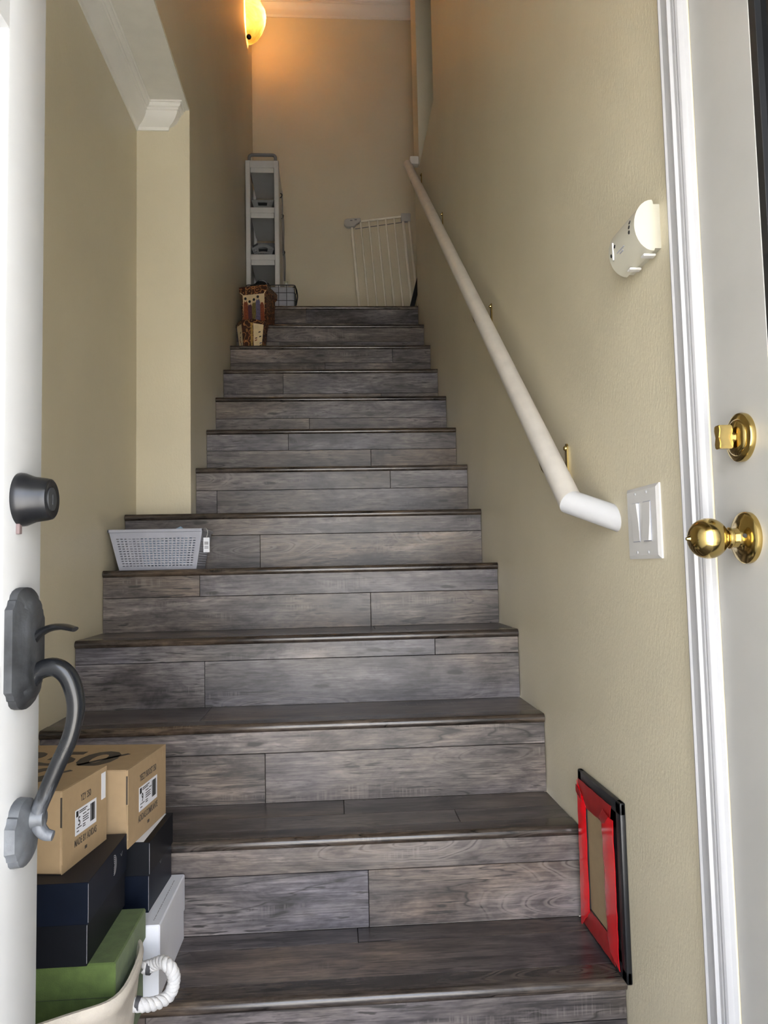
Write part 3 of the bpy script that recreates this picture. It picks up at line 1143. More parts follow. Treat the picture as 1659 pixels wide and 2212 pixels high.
for cy in (-0.1465, -0.1925):
    obj('rocker_frame', bx(-0.0068, -0.006, cy - 0.0155, cy + 0.0155, 0.8085, 0.8745, bev=0.0004), GPLAS, sw)
    bm = nb()
    tw = 1 if cy > -0.17 else -1
    za, zb_, zm = 0.810, 0.873, 0.8415
    ya, yb_ = cy - 0.0138, cy + 0.0138
    out_t, out_b = (-0.0115, -0.0072) if tw > 0 else (-0.0072, -0.0115)
    prism(bm, [(-0.006, za), (out_b, za), (-0.0085, zm), (out_t, zb_), (-0.006, zb_)], 'y', ya, yb_)
    obj('rocker', bm, WPLAS, sw, sharp=8)
    for zz in (0.791, 0.8895):
        bm = lathe(nb(), [(0, 0.0028), (0.0012, 0.0024), (0.0014, 0)], (-0.0062, cy, zz), (-1, 0, 0), 14)
        box(bm, -0.0078, -0.0074, cy - 0.0004, cy + 0.0004, zz - 0.002, zz + 0.002)
        obj('screw', bm, TRIM, sw)

al = thing('gas_alarm', 'cream plastic alarm box with bulging front on right wall beside door casing', 'alarm', (0.0, -0.18, 1.31))
aY0, aY1 = -0.279, -0.168
zc = 1.300
bm = nb()
pts = [(0.0, zc + 0.034), (-0.010, zc + 0.034), (-0.0105, zc + 0.0385)]
for k in range(17):
    a = PI / 2 - PI * k / 16
    pts.append((-0.012 - 0.030 * math.cos(a), zc + 0.041 * math.sin(a)))
pts += [(-0.0105, zc - 0.0385), (-0.010, zc - 0.037), (0.0, zc - 0.037)]
prism(bm, pts, 'y', aY0, aY1)
obj('alarm_body', bm, CPLAS, al, sharp=35)


def on_alarm(yy, t):
    a = t
    return Vector((-0.012 - 0.030 * math.cos(a), yy, zc + 0.041 * math.sin(a)))


for yy, t0 in ((-0.258, 0.14), (-0.258, 0.34), (-0.258, -0.06), (-0.196, 0.02), (-0.178, -0.20)):
    c = on_alarm(yy, t0)
    bm = nb()
    lathe(bm, [(-0.001, 0.0033), (0.0006, 0.003), (0.0007, 0)], c, (-math.cos(t0), 0, math.sin(t0) * 0.8), 10)
    obj('vent_hole', bm, INK, al)
bm = nb()
box(bm, -0.0438, -0.041, -0.190, -0.1875, zc - 0.020, zc + 0.010, bev=0.0006)
obj('test_button', bm, WPLAS, al)
for yy in (-0.268, -0.212):
    obj('mounting_tab', bx(-0.024, -0.004, yy, yy + 0.012, zc - 0.0445, zc - 0.0405, bev=0.0008), WPLAS, al)
bm2 = nb()
box(bm2, -0.0412, -0.0402, -0.232, -0.202, zc - 0.014, zc - 0.0125)
box(bm2, -0.0405, -0.0394, -0.226, -0.212, zc - 0.0185, zc - 0.017)
obj('faint_print', bm2, GPLAS, al)

pet = thing('pet_door', 'black framed pet door edged in red tape, low on right wall', 'pet door', (0.0, 0.09, 0.03))
py0, py1, pz0, pz1 = -0.024, 0.219, 0.0235, 0.3405
bm = nb()
fw = 0.024
for (a, b, c, d) in ((py0, py0 + fw, pz0, pz1), (py1 - fw, py1, pz0, pz1), (py0, py1, pz1 - fw, pz1), (py0, py1, pz0, pz0 + fw)):
    box(bm, -0.011, -0.0002, a, b, c, d, bev=0.003, seg=2)
obj('outer_frame', bm, BLKP, pet)
bm = nb()
for (a, b, c, d) in ((0.006, 0.040, 0.036, 0.326), (0.180, 0.206, 0.036, 0.326), (0.006, 0.206, 0.285, 0.326), (0.006, 0.206, 0.036, 0.068)):
    box(bm, -0.008, -0.0004, a, b, c, d, bev=0.001)
obj('inner_frame', bm, BLKP, pet)
obj('flap', bx(-0.005, -0.001, 0.03, 0.20, 0.055, 0.30), TANP, pet, label='dull tan flap panel')


def tape(pts, th, mat, x=-0.0115):
    """wavy strip of tape: quad strip in the y,z plane with small ripples"""
    bm = nb()
    n = 14
    (a0, a1), (b0, b1) = pts      # a edge start-end, b edge start-end
    rows = []
    for i in range(n + 1):
        t = i / n
        pa = (a0[0] + (a1[0] - a0[0]) * t, a0[1] + (a1[1] - a0[1]) * t)
        pb = (b0[0] + (b1[0] - b0[0]) * t, b0[1] + (b1[1] - b0[1]) * t)
        row = []
        for j in range(4):
            s = j / 3
            y_ = pa[0] + (pb[0] - pa[0]) * s
            z_ = pa[1] + (pb[1] - pa[1]) * s
            row.append(bm.verts.new((x - rnd.uniform(0, 0.0014) + 0.006 * (1 if s > 0.9 else 0) * 0.6, y_, z_)))
        rows.append(row)
    for i in range(n):
        for j in range(3):
            bm.faces.new((rows[i][j], rows[i][j + 1], rows[i + 1][j + 1], rows[i + 1][j]))
    r = bmesh.ops.extrude_face_region(bm, geom=bm.faces[:])
    for e in r['geom']:
        if isinstance(e, bmesh.types.BMVert):
            e.co.x += 0.0006
    bmesh.ops.recalc_face_normals(bm, faces=bm.faces[:])
    obj('red_tape', bm, mat, pet, sharp=60)


tape((((0.216, 0.322), (0.022, 0.322)), ((0.205, 0.270), (0.030, 0.274))), 0, REDD)
tape((((0.224, 0.016), (0.218, 0.318)), ((0.176, 0.060), (0.180, 0.285))), 0, RED, x=-0.0125)
tape((((0.218, 0.028), (0.030, 0.030)), ((0.205, 0.066), (0.060, 0.070))), 0, REDD)
tape((((0.004, 0.034), (0.008, 0.300)), ((0.070, 0.052), (0.082, 0.296))), 0, RED, x=-0.0135)
tape((((0.030, 0.300), (0.060, 0.306)), ((0.062, 0.272), (0.090, 0.276))), 0, REDD, x=-0.0145)
tape((((0.222, 0.308), (0.190, 0.300)), ((0.220, 0.286), (0.188, 0.278))), 0, REDD, x=-0.0145)

# ------------------------------------------------------------------ boxes by the left wall


def local_box(t, name, x0, x1, y0, y1, z0, z1, mat, bev=0.0008, label=None, parent=None):
    return obj(name, bx(x0, x1, y0, y1, z0, z1, bev=bev), mat, parent or t, world=False, label=label)


def face_text(t, s, size, y, z, x, mat, xs=0.62, name='lettering', parent=None):
    bm = text_bm(s, size, 0.0002, xs, size * 0.004)
    bm.transform(frame_mat((x, y, z), (0, 1, 0), (0, 0, 1)))
    return obj(name, bm, mat, parent or t, world=False)


def barcode_print(y0, y1, z0, z1, x, size_txt, emblem=True):
    """black printing of a size label in the face plane x"""
    bm = nb()
    w, h = y1 - y0, z1 - z0
    yb0 = y0 + 0.70 * w
    y = yb0
    r2 = random.Random(5)
    while y < y1 - 0.09 * w:
        s = r2.choice((0.006, 0.010, 0.016)) * w * 1.2
        box(bm, x, x + 0.0003, y, y + s, z0 + 0.18 * h, z0 + 0.90 * h)
        y += s + r2.choice((0.008, 0.014)) * w
    if emblem:
        box(bm, x, x + 0.0003, y0 + 0.03 * w, y0 + 0.13 * w, z0 + 0.72 * h, z0 + 0.95 * h)
    for i, (a, b, zz) in enumerate(((0.17, 0.55, 0.88), (0.17, 0.48, 0.81), (0.34, 0.50, 0.68), (0.54, 0.66, 0.70), (0.34, 0.62, 0.56), (0.34, 0.60, 0.47), (0.34, 0.62, 0.38), (0.34, 0.46, 0.26),
                                    (0.34, 0.46, 0.18), (0.06, 0.28, 0.26), (0.06, 0.16, 0.12))):
        box(bm, x, x + 0.0003, y0 + a * w, y0 + b * w, z0 + zz * h, z0 + (zz + 0.035) * h)
    tb = text_bm(size_txt, h * 0.50, 0.0002, 0.8, h * 0.006)
    tb.transform(frame_mat((x + 0.0002, y0 + 0.17 * w, z0 + 0.50 * h), (0, 1, 0), (0, 0, 1)))
    return merge(bm, tb)


# tan box in front: local x along its length to the right, end face at x=0, y across
def tan_box(label, loc, rot, L, Wd, H, t1, t2, size, fold, sticker, mark):
    t = thing('shoe_box', label, 'box', loc, rot, 'stacked shoe boxes')
    local_box(t, 'box_body', -L, -0.0016, 0, Wd, 0, H, CARD, bev=0.002)
    # end panel folded over the front, its tongue notched at the near corner
    bm = nb()
    prism(bm, [(0.0, 0.0), (Wd, 0.0), (Wd, H), (0.0, H), (0.0, H * 0.93), (0.0014, H * 0.92), (0.0014, H * 0.56), (0.0, H * 0.55), (0.0, H * 0.32), (0.0014, H * 0.31), (0.0014, H * 0.12), (0.0, H * 0.11)],
          'x', -0.0016, 0.0)
    obj('end_panel', bm, CARD, t, world=False)
    obj('corner_slot', bx(-0.0035, -0.0008, -0.0003, 0.0010, H * 0.56, H * 0.92), CARDI, t, world=False)
    face_text(t, t1, H * 0.125, Wd * 0.50, H * 0.775, 0.0002, CARDI, 0.62)
    face_text(t, t2, H * 0.125, Wd * 0.50, H * 0.25, 0.0002, CARDI, 0.62)
    ly0, ly1, lz0, lz1 = Wd * 0.265, Wd * 0.74, H * 0.345, H * 0.66
    lb = local_box(t, 'size_label', 0.0, 0.0005, ly0, ly1, lz0, lz1, WHITEC, bev=0)
    obj('label_print', barcode_print(ly0, ly1, lz0, lz1, 0.0005, size), INK, lb, world=False)
    obj('small_mark', bx(0, 0.0003, Wd * 0.48, Wd * 0.53, H * 0.10, H * 0.14), CARDI, t, world=False)
    if sticker:
        local_box(t, 'sticker', 0.0, 0.0005, Wd * sticker[0], Wd * sticker[1], H * sticker[2], H * sticker[3], sticker[4], bev=0)
    # big number printed on the lid
    bm = text_bm('350', fold, 0.0002, 0.98, fold * 0.030)
    sl_ = nb()
    box(sl_, -fold * 0.035, fold * 0.035, -fold * 0.36, fold * 0.36, -0.0002, 0.0002)
    sl_.transform(Matrix.Translation((fold * 0.57, 0.0, 0.0)) @ Matrix.Rotation(math.radians(-38), 4, 'Z'))
    merge(bm, sl_)
    bm.transform(frame_mat((mark[0], mark[1], H + 0.0003), (1, 0, 0), (0, 1, 0)))
    obj('lid_print', bm, CARDI, t, world=False)
    return t


tan_box('tan cardboard shoe box with size 5 label, nearest box on top of the stack', (-0.950, -0.149, 0.3075), math.radians(-8.4), 0.272, 0.1565, 0.1275,
        'YZY 350', 'MADE BY ADIDAS', '5', 0.135, (0.865, 0.965, 0.58, 0.93, WHITEC), (-0.155, 0.085))
tan_box('tan cardboard shoe box with size 9 label, behind the other tan box', (-0.8985, 0.0375, 0.2775), math.radians(-6.5), 0.30, 0.205, 0.140,
        'YEEZY BOOST 350', 'ADIDAS.COM/KANYE', '9', 0.150, (0.90, 0.97, 0.84, 0.95, CARD), (-0.164, 0.080))


def lid_box(name, label, loc, rot, L, Wd, H, lid, m1, m2, gap=0.0025, edge=True):
    t = thing(name, label, 'box', loc, rot, 'stacked shoe boxes')
    local_box(t, 'box_body', -L + gap, -gap, gap, Wd - gap, 0, H - 0.002, m1, bev=0.0005)
    ld = local_box(t, 'lid', -L, 0, 0, Wd, H - lid, H, m2, bev=0.0005 if edge else 0.0022)
    if edge:
        local_box(t, 'worn_edge', -0.0004, 0.0002, -0.0002, 0.0004, H - lid + 0.003, H - 0.002, EDGEW, bev=0, parent=ld)
        local_box(t, 'worn_edge', -gap - 0.0004, -gap + 0.0002, gap - 0.0002, gap + 0.0004, 0.004, H - lid - 0.002, EDGEW, bev=0)
    return t, ld


bl_, ld = lid_box('shoe_box', 'large black shoe box under the nearest tan box', (-0.899, -0.183, 0.1835), math.radians(0.0), 0.325, 0.215, 0.1238, 0.062, BLUEBLK, BLUEBLK2)
# grey striped round emblem near the top edge of the end face
bm = nb()
for i in range(5):
    r0 = 0.0165 - i * 0.0030
    n = 16
    A = []
    B = []
    for k in range(n + 1):
        a = -PI * 0.55 + PI * 1.1 * k / n - PI / 2 * 0.0
        A.append(bm.verts.new((0.0004, 0.135 + r0 * math.cos(a) * 0.9, 0.098 + r0 * math.sin(a))))
        B.append(bm.verts.new((0.0004, 0.135 + (r0 - 0.0012) * math.cos(a) * 0.9, 0.098 + (r0 - 0.0012) * math.sin(a))))
    for k in range(n):
        bm.faces.new((A[k], B[k], B[k + 1], A[k + 1]))
obj('striped_emblem', bm, simple('grey_silver_print', rgb(200, 202, 210), 0.4), ld, world=False)
bm = nb()
for s in (-1, 1):
    prism(bm, [(0.18 + s * 0.0005, 0.099), (0.18 + s * 0.006, 0.104), (0.18 + s * 0.0062, 0.1025), (0.18 + s * 0.0005, 0.0972)], 'x', 0.0002, 0.0005)
obj('small_mark', bm, GREYINK, ld, world=False)

br_, ld = lid_box('shoe_box', 'black shoe box with white top, under the rear tan box', (-0.8675, 0.069, 0.1505), math.radians(-2.2), 0.32, 0.172, 0.1268, 0.060, BLUEBLK2, BLUEBLK)
local_box(br_, 'top_sheet', -0.308, -0.012, 0.004, 0.166, 0.1265, 0.1270, WHITEC, bev=0, parent=ld, label='white top sheet')
bm = nb()
for s in (-1, 1):
    prism(bm, [(0.085 + s * 0.0005, 0.060), (0.085 + s * 0.006, 0.066), (0.085 + s * 0.0062, 0.064), (0.085 + s * 0.0005, 0.058)], 'x', -0.0024, -0.0021)
obj('small_mark', bm, GREYINK, br_, world=False)

gr_, ld = lid_box('shoe_box', 'moss green suede box lying in the rope-handled basket', (-0.861, -0.1735, 0.012), math.radians(0.0), 0.335, 0.189, 0.1712, 0.052, GREEN, GREEN, gap=0.004, edge=False)

wb_, ld = lid_box('shoe_box', 'white shoe box lowest at the right of the stack, beside the steps', (-0.838, 0.020, T_), math.radians(0.0), 0.30, 0.228, 0.1283, 0.072, WHITEC, WHITEC, gap=0.002, edge=False)
bm = nb()
y = 0.02
r2 = random.Random(3)
while y < 0.195:
    s = r2.uniform(0.002, 0.009)
    box(bm, -0.0155, -0.0145, y, y + s, 0.1283, 0.1285)
    y += s + r2.uniform(0.001, 0.004)
obj('lid_print', bm, GREYINK, ld, world=False)
# ------------------------------------------------------------------ fabric basket with rope handle
bk = thing('storage_basket', 'cream canvas basket with twisted white rope handle holding the boxes', 'basket', (-1.03, -0.15, FZ))
NS = 64


def sup(a, rx, ry, n=2.7):
    c, s = math.cos(a), math.sin(a)
    return (rx * math.copysign(abs(c) ** (2 / n), c), ry * math.copysign(abs(s) ** (2 / n), s))


def basket_ring(t, inset=0.0):
    """t 0 floor .. 1 rim"""
    out = []
    for k in range(NS):
        a = 2 * PI * k / NS
        rx = 0.150 + 0.030 * t - inset
        ry = 0.114 + 0.046 * t - inset
        x, y = sup(a, rx, ry)
        z = FZ + 0.004 + t * (0.314 - 0.006 * math.sin(a - 0.3) + 0.004 * math.sin(5 * a))
        wob = 0.004 * t * math.sin(7 * a + 1) * math.sin(t * 5)
        cy = -0.150 + 0.022 * t
        yy = min(cy + y * (1 + wob), (-0.004 if z < 0.03 else 0.0165) - inset)   # pressed against the step and the white box
        out.append(Vector((-1.022 + x * (1 + wob), yy, z)))
    return out


bm = nb()
rings = []
levels = [(0, 0.0), (0.06, 0), (0.2, 0), (0.4, 0), (0.6, 0), (0.8, 0), (0.92, 0), (0.925, -0.0025), (0.975, -0.0035), (1.0, -0.001), (1.0, 0.004), (0.97, 0.006), (0.8, 0.005), (0.5, 0.005), (0.2, 0.005), (0.03, 0.005)]
for t, ins in levels:
    rings.append([bm.verts.new(v) for v in basket_ring(t, ins)])
for i in range(len(rings) - 1):
    for k in range(NS):
        j = (k + 1) % NS
        bm.faces.new((rings[i][k], rings[i][j], rings[i + 1][j], rings[i + 1][k]))
bm.faces.new(list(reversed(rings[0])))
bm.faces.new(rings[-1])
bmesh.ops.recalc_face_normals(bm, faces=bm.faces[:])
obj('basket_wall', bm, CANVAS, bk, sharp=60)
hA = Vector((-0.842, -0.038, 0.107))
hB = Vector((-0.843, -0.108, 0.086))
for c in (hA, hB):
    nrm = Vector((1, -0.05, -0.1)).normalized()
    obj('eyelet', lathe(nb(), [(-0.004, 0.0115), (0.0025, 0.0115), (0.0035, 0.010), (0.003, 0.009), (0.0, 0.0085)], c, nrm, 20), simple('dark_eyelet', (0.05, 0.05, 0.055, 1), 0.6), bk)
path = smooth_path([hA + Vector((-0.010, 0.0, 0.0)), hA + Vector((0.006, 0.0, 0.004)), (-0.820, -0.050, 0.121), (-0.805, -0.068, 0.124), (-0.796, -0.068, 0.109), (-0.796, -0.069, 0.092), (-0.804, -0.076, 0.0775),
                    (-0.820, -0.096, 0.079), hB + Vector((0.006, 0.0, -0.002)), hB + Vector((-0.010, 0.0, 0.0))], 12)
bm = nb()
for s in range(3):
    pts = []
    n = len(path)
    for i in range(n):
        t = (path[min(i + 1, n - 1)] - path[max(i - 1, 0)]).normalized()
        u = t.cross(Vector((0.2, 0.1, 1))).normalized()
        v = t.cross(u)
        a = 2 * PI * (i / 15.0) + 2 * PI * s / 3
        pts.append(path[i] + (u * math.cos(a) + v * math.sin(a)) * 0.0052)
    tube(bm, pts, 0.0060, 10)
obj('rope_handle', bm, ROPE, bk, sharp=80)

# ------------------------------------------------------------------ grey slotted laundry basket on the fifth tread
lb = thing('laundry_basket', 'grey slotted plastic basket on a stair tread by the left wall', 'basket', (-1.07, 1.10, 0.782))
TZ = 4 * R_ + T_
# corners of the top and bottom rectangles
tp_ = [(-1.220, 1.022), (-0.930, 1.022), (-0.930, 1.205), (-1.220, 1.205)]
bt_ = [(-1.190, 1.035), (-0.952, 1.035), (-0.952, 1.190), (-1.190, 1.190)]
HZ = 0.126


def side_panel(i, nc, nr):
    """slotted wall between corners i and i+1"""
    j = (i + 1) % 4
    bm = nb()
    grid = {}
    b0, b1 = Vector((*bt_[i], TZ)), Vector((*bt_[j], TZ))
    t0, t1 = Vector((*tp_[i], TZ + HZ)), Vector((*tp_[j], TZ + HZ))
    us = [0.0]
    mg = 0.05
    cw = (1 - 2 * mg) / nc
    for c in range(nc):
        us += [mg + c * cw + cw * 0.20, mg + c * cw + cw * 0.80]
    us.append(1.0)
    vs = [0.0]
    z0, z1 = 0.07, 0.80
    ch = (z1 - z0) / nr
    for r in range(nr):
        vs += [z0 + r * ch + ch * 0.32, z0 + r * ch + ch * 0.68]
    vs.append(1.0)
    for a, u in enumerate(us):
        for b, v in enumerate(vs):
            grid[a, b] = bm.verts.new((b0.lerp(b1, u)).lerp(t0.lerp(t1, u), v))
    for a in range(len(us) - 1):
        for b in range(len(vs) - 1):
            if a % 2 == 1 and b % 2 == 1:
                continue
            bm.faces.new((grid[a, b], grid[a + 1, b], grid[a + 1, b + 1], grid[a, b + 1]))
    nrm = (b1 - b0).cross(t0 - b0).normalized()
    r = bmesh.ops.extrude_face_region(bm, geom=bm.faces[:])
    for e in r['geom']:
        if isinstance(e, bmesh.types.BMVert):
            e.co -= nrm * 0.002
    bmesh.ops.recalc_face_normals(bm, faces=bm.faces[:])
    return bm


for i in range(4):
    obj('slotted_side', side_panel(i, 20 if i % 2 == 0 else 12, 12), GPLAS, lb)
obj('basket_bottom', bx(-1.189, -0.953, 1.036, 1.189, TZ, TZ + 0.003), GPLAS, lb)
bm = nb()
for (a, b, c, d) in ((-1.223, -0.927, 1.019, 1.025), (-1.223, -0.927, 1.202, 1.208), (-1.223, -1.217, 1.019, 1.208), (-0.933, -0.927, 1.019, 1.208)):
    box(bm, a, b, c, d, TZ + HZ - 0.009, TZ + HZ + 0.001, bev=0.0015)
obj('rim', bm, GPLAS, lb)
tg = obj('price_tag', bx(-0.9265, -0.9075, 1.0150, 1.0158, TZ + 0.051, TZ + 0.097, bev=0), WHITEC, lb, label='white hang tag with barcode')
tg.rotation_euler = (0, 0, 0)
bm = nb()
for k, h in enumerate((0.074, 0.0765, 0.0785, 0.081, 0.0835, 0.063, 0.066, 0.0685)):
    box(bm, -0.9235, -0.9110, 1.0146, 1.0150, TZ + h, TZ + h + (0.0014 if k % 2 else 0.0008))
obj('barcode', bm, INK, tg, world=True)
obj('tag_loop', tube(nb(), smooth_path([(-0.917, 1.0154, TZ + 0.095), (-0.913, 1.014, TZ + 0.115), (-0.918, 1.015, TZ + 0.126), (-0.926, 1.022, TZ + 0.127)], 5), 0.0006, 6), WPLAS, lb)
bm = nb()
gx, gy = 9, 9
vg = {}
for a in range(gx):
    for b in range(gy):
        u, v = a / (gx - 1), b / (gy - 1)
        h = 0.040 * math.exp(-((u - 0.75) ** 2 + (v - 0.5) ** 2) * 22) + 0.006 * math.sin(9 * u + 4 * v)
        vg[a, b] = bm.verts.new((-1.14 + 0.165 * u, 1.075 + 0.085 * v, TZ + 0.096 + h))
for a in range(gx - 1):
    for b in range(gy - 1):
        bm.faces.new((vg[a, b], vg[a + 1, b], vg[a + 1, b + 1], vg[a, b + 1]))
rg = bmesh.ops.extrude_face_region(bm, geom=bm.faces[:])
for e in rg['geom']:
    if isinstance(e, bmesh.types.BMVert):
        e.co.z = TZ + 0.012 + 0.2 * (e.co.z - TZ - 0.09)
        e.co.x = -1.07 + (e.co.x + 1.07) * 0.80
bmesh.ops.recalc_face_normals(bm, faces=bm.faces[:])
tag(obj('folded_cloth', bm, CLOTHB), 'pale blue cloth peeking over the rim of the grey stair basket', 'cloth')

# ------------------------------------------------------------------ landing: slim white tower with grey baskets
ct = thing('storage_tower', 'slim white tower with open grey baskets in the landing corner', 'shelf', (-0.925, 3.38, LZ))
cx0, cx1, cy0, cy1 = -1.030, -0.824, 3.20, 3.62
ztop = 3.308
obj('caster', bx(cx0 + 0.02, cx0 + 0.05, cy0 + 0.03, cy0 + 0.06, LZ, LZ + 0.03, bev=0.004), DGPL, ct)
obj('caster', bx(cx1 - 0.05, cx1 - 0.02, cy0 + 0.03, cy0 + 0.06, LZ, LZ + 0.03, bev=0.004), DGPL, ct)
obj('caster', bx(cx0 + 0.02, cx0 + 0.05, cy1 - 0.06, cy1 - 0.03, LZ, LZ + 0.03, bev=0.004), DGPL, ct)
obj('caster', bx(cx1 - 0.05, cx1 - 0.02, cy1 - 0.06, cy1 - 0.03, LZ, LZ + 0.03, bev=0.004), DGPL, ct)
for a, b in ((cx0, cx0 + 0.030), (cx1 - 0.030, cx1)):
    obj('side_post', bx(a, b, cy0, cy0 + 0.045, LZ + 0.028, ztop, bev=0.006, seg=3), WPLAS, ct)
    obj('side_post', bx(a, b, cy1 - 0.045, cy1, LZ + 0.028, ztop, bev=0.006, seg=3), WPLAS, ct)
    obj('side_panel', bx(a + 0.004, b - 0.018 if a == cx0 else b - 0.004, cy0 + 0.04, cy1 - 0.04, LZ + 0.10, ztop - 0.004, bev=0.003), WPLAS, ct)
shelves = [ztop - 0.046, 2.972, 2.673, LZ + 0.035]
for z in shelves:
    obj('shelf_board', bx(cx0 + 0.026, cx1 - 0.026, cy0 + 0.004, cy1 - 0.004, z, z + (0.046 if z == shelves[0] else 0.036), bev=0.002), WPLAS, ct)
for z in shelves[:3]:
    obj('header_panel', bx(cx0 + 0.032, cx1 - 0.032, cy0 + 0.010, cy0 + 0.016, z - 0.030, z + 0.002, bev=0.0015), WPLAS, ct)
for i in range(3):
    zb2 = shelves[i + 1] + 0.036
    bt = thing('tower_basket', ['grey plastic basket with handle slot on the top shelf of the white tower', 'grey plastic basket with arched perforated front on the middle shelf of the white tower',
                                'grey plastic basket on the bottom shelf of the white tower'][i], 'basket', (-0.927, 3.4, zb2), 0, 'baskets in the white tower')
    h_back = 0.228
    x0, x1 = cx0 + 0.034, cx1 - 0.034
    # tapered tub: low front lip, high back
    bm = nb()
    ins = 0.018
    b4 = [(x0 + ins, cy0 + 0.03), (x1 - ins, cy0 + 0.03), (x1 - ins, cy1 - 0.06), (x0 + ins, cy1 - 0.06)]
    t4 = [(x0, cy0 + 0.02, 0.058 if i else 0.052), (x1, cy0 + 0.02, 0.058 if i else 0.052), (x1, cy1 - 0.05, h_back), (x0, cy1 - 0.05, h_back)]
    vb = [bm.verts.new((a, b, zb2 + 0.001)) for a, b in b4]
    vt = [bm.verts.new((a, b, zb2 + c)) for a, b, c in t4]
    bm.faces.new(vb)
    for a in range(1, 4):
        b = (a + 1) % 4
        bm.faces.new((vb[a], vb[b], vt[b], vt[a]))
    rg = bmesh.ops.extrude_face_region(bm, geom=bm.faces[:])
    for e in rg['geom']:
        if isinstance(e, bmesh.types.BMVert):
            e.co.x += 0.003 if e.co.x < -0.927 else -0.003
            e.co.z += 0.002
    bmesh.ops.recalc_face_normals(bm, faces=bm.faces[:])
    obj('basket_shell', bm, DGPL, bt)
    # front lip with a handle slot and rows of small openings
    bm = nb()
    nu, nv = 23, 9
    hw = (x1 - x0)
    g = {}
    for a in range(nu):
        for b in range(nv):
            u, v = a / (nu - 1), b / (nv - 1)
            hh = (0.052 if i == 0 else 0.042 + 0.028 * math.sin(PI * u)) if i < 2 else 0.05
            g[a, b] = bm.verts.new((x0 + ins * (1 - v) + (hw - 2 * ins * (1 - v)) * u, cy0 + 0.03 - 0.010 * v, zb2 + 0.001 + hh * v))
    for a in range(nu - 1):
        for b in range(nv - 1):
            slot = 6 <= a <= 15 and (3 <= b <= 5)
            small = (a % 2 == 1 and b % 2 == 1 and b < 6 and not (5 <= a <= 16 and b >= 2)) if i == 1 else (a % 2 == 1 and b % 2 == 1 and b < 7 and a > 17)
            if slot or small:
                continue
            bm.faces.new((g[a, b], g[a + 1, b], g[a + 1, b + 1], g[a, b + 1]))
    rg = bmesh.ops.extrude_face_region(bm, geom=bm.faces[:])
    for e in rg['geom']:
        if isinstance(e, bmesh.types.BMVert):
            e.co.y += 0.003
    bmesh.ops.recalc_face_normals(bm, faces=bm.faces[:])
    obj('basket_front', bm, DGPL, bt, sharp=60)
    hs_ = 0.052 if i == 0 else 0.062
    obj('slot_shade_panel', bx(-0.927 - 0.034, -0.927 + 0.034, cy0 + 0.031, cy0 + 0.034, zb2 + 0.014, zb2 + 0.014 + hs_ * 0.5), BLKP, bt, label='black panel standing in for shade behind the handle slot')  # black panel added behind the slot, its colour imitating the shaded interior
# hooks and cords hanging along the open side
for k, (yy, zt, zb3) in enumerate(((3.30, 3.13, 2.75), (3.42, 3.05, 2.62), (3.52, 2.85, 2.50))):
    w_ = thing('hanging_cord', ['long dark cord on the front hook at the side of the white tower', 'dark cord hanging from the middle hook on the side of the white tower',
                                'short dark cord hanging from the rear hook on the side of the white tower'][k], 'cord', (cx1 + 0.008, yy, zt))
    obj('hook', tube(nb(), smooth_path([(cx1 - 0.001, yy, zt - 0.012), (cx1 + 0.006, yy, zt - 0.010), (cx1 + 0.012, yy, zt + 0.002), (cx1 + 0.010, yy, zt + 0.012), (cx1 + 0.002, yy, zt + 0.014)], 4), 0.0035, 8), BLKP, w_)
    obj('cord', tube(nb(), smooth_path([(cx1 + 0.012, yy, zt), (cx1 + 0.014, yy + 0.01, zt - 0.08), (cx1 + 0.012, yy + 0.005, (zt + zb3) / 2), (cx1 + 0.014, yy - 0.01, zb3)], 5), 0.003, 8), DGPL, w_)
# tray with an arched handle on the very top
hd = thing('carry_tray', 'grey plastic tray with arched handle on top of the white tower', 'tray', (-0.93, 3.36, ztop))
obj('tray', bx(cx0 + 0.012, cx1 - 0.014, 3.235, 3.50, ztop, ztop + 0.012, bev=0.004), DGPL, hd)
hx0, hx1 = cx0 + 0.020, cx1 - 0.022
pts = [(hx0, 3.25, ztop + 0.008)]
for k in range(7):
    a = PI - PI / 2 * k / 6
    pts.append((hx0 + 0.020 + 0.020 * math.cos(a), 3.25, ztop + 0.040 + 0.020 * math.sin(a)))
for k in range(7):
    a = PI / 2 - PI / 2 * k / 6
    pts.append((hx1 - 0.020 + 0.020 * math.cos(a), 3.25, ztop + 0.040 + 0.020 * math.sin(a)))
pts.append((hx1, 3.25, ztop + 0.008))
obj('handle', tube(nb(), pts, 0.0105, 10), DGPL, hd)

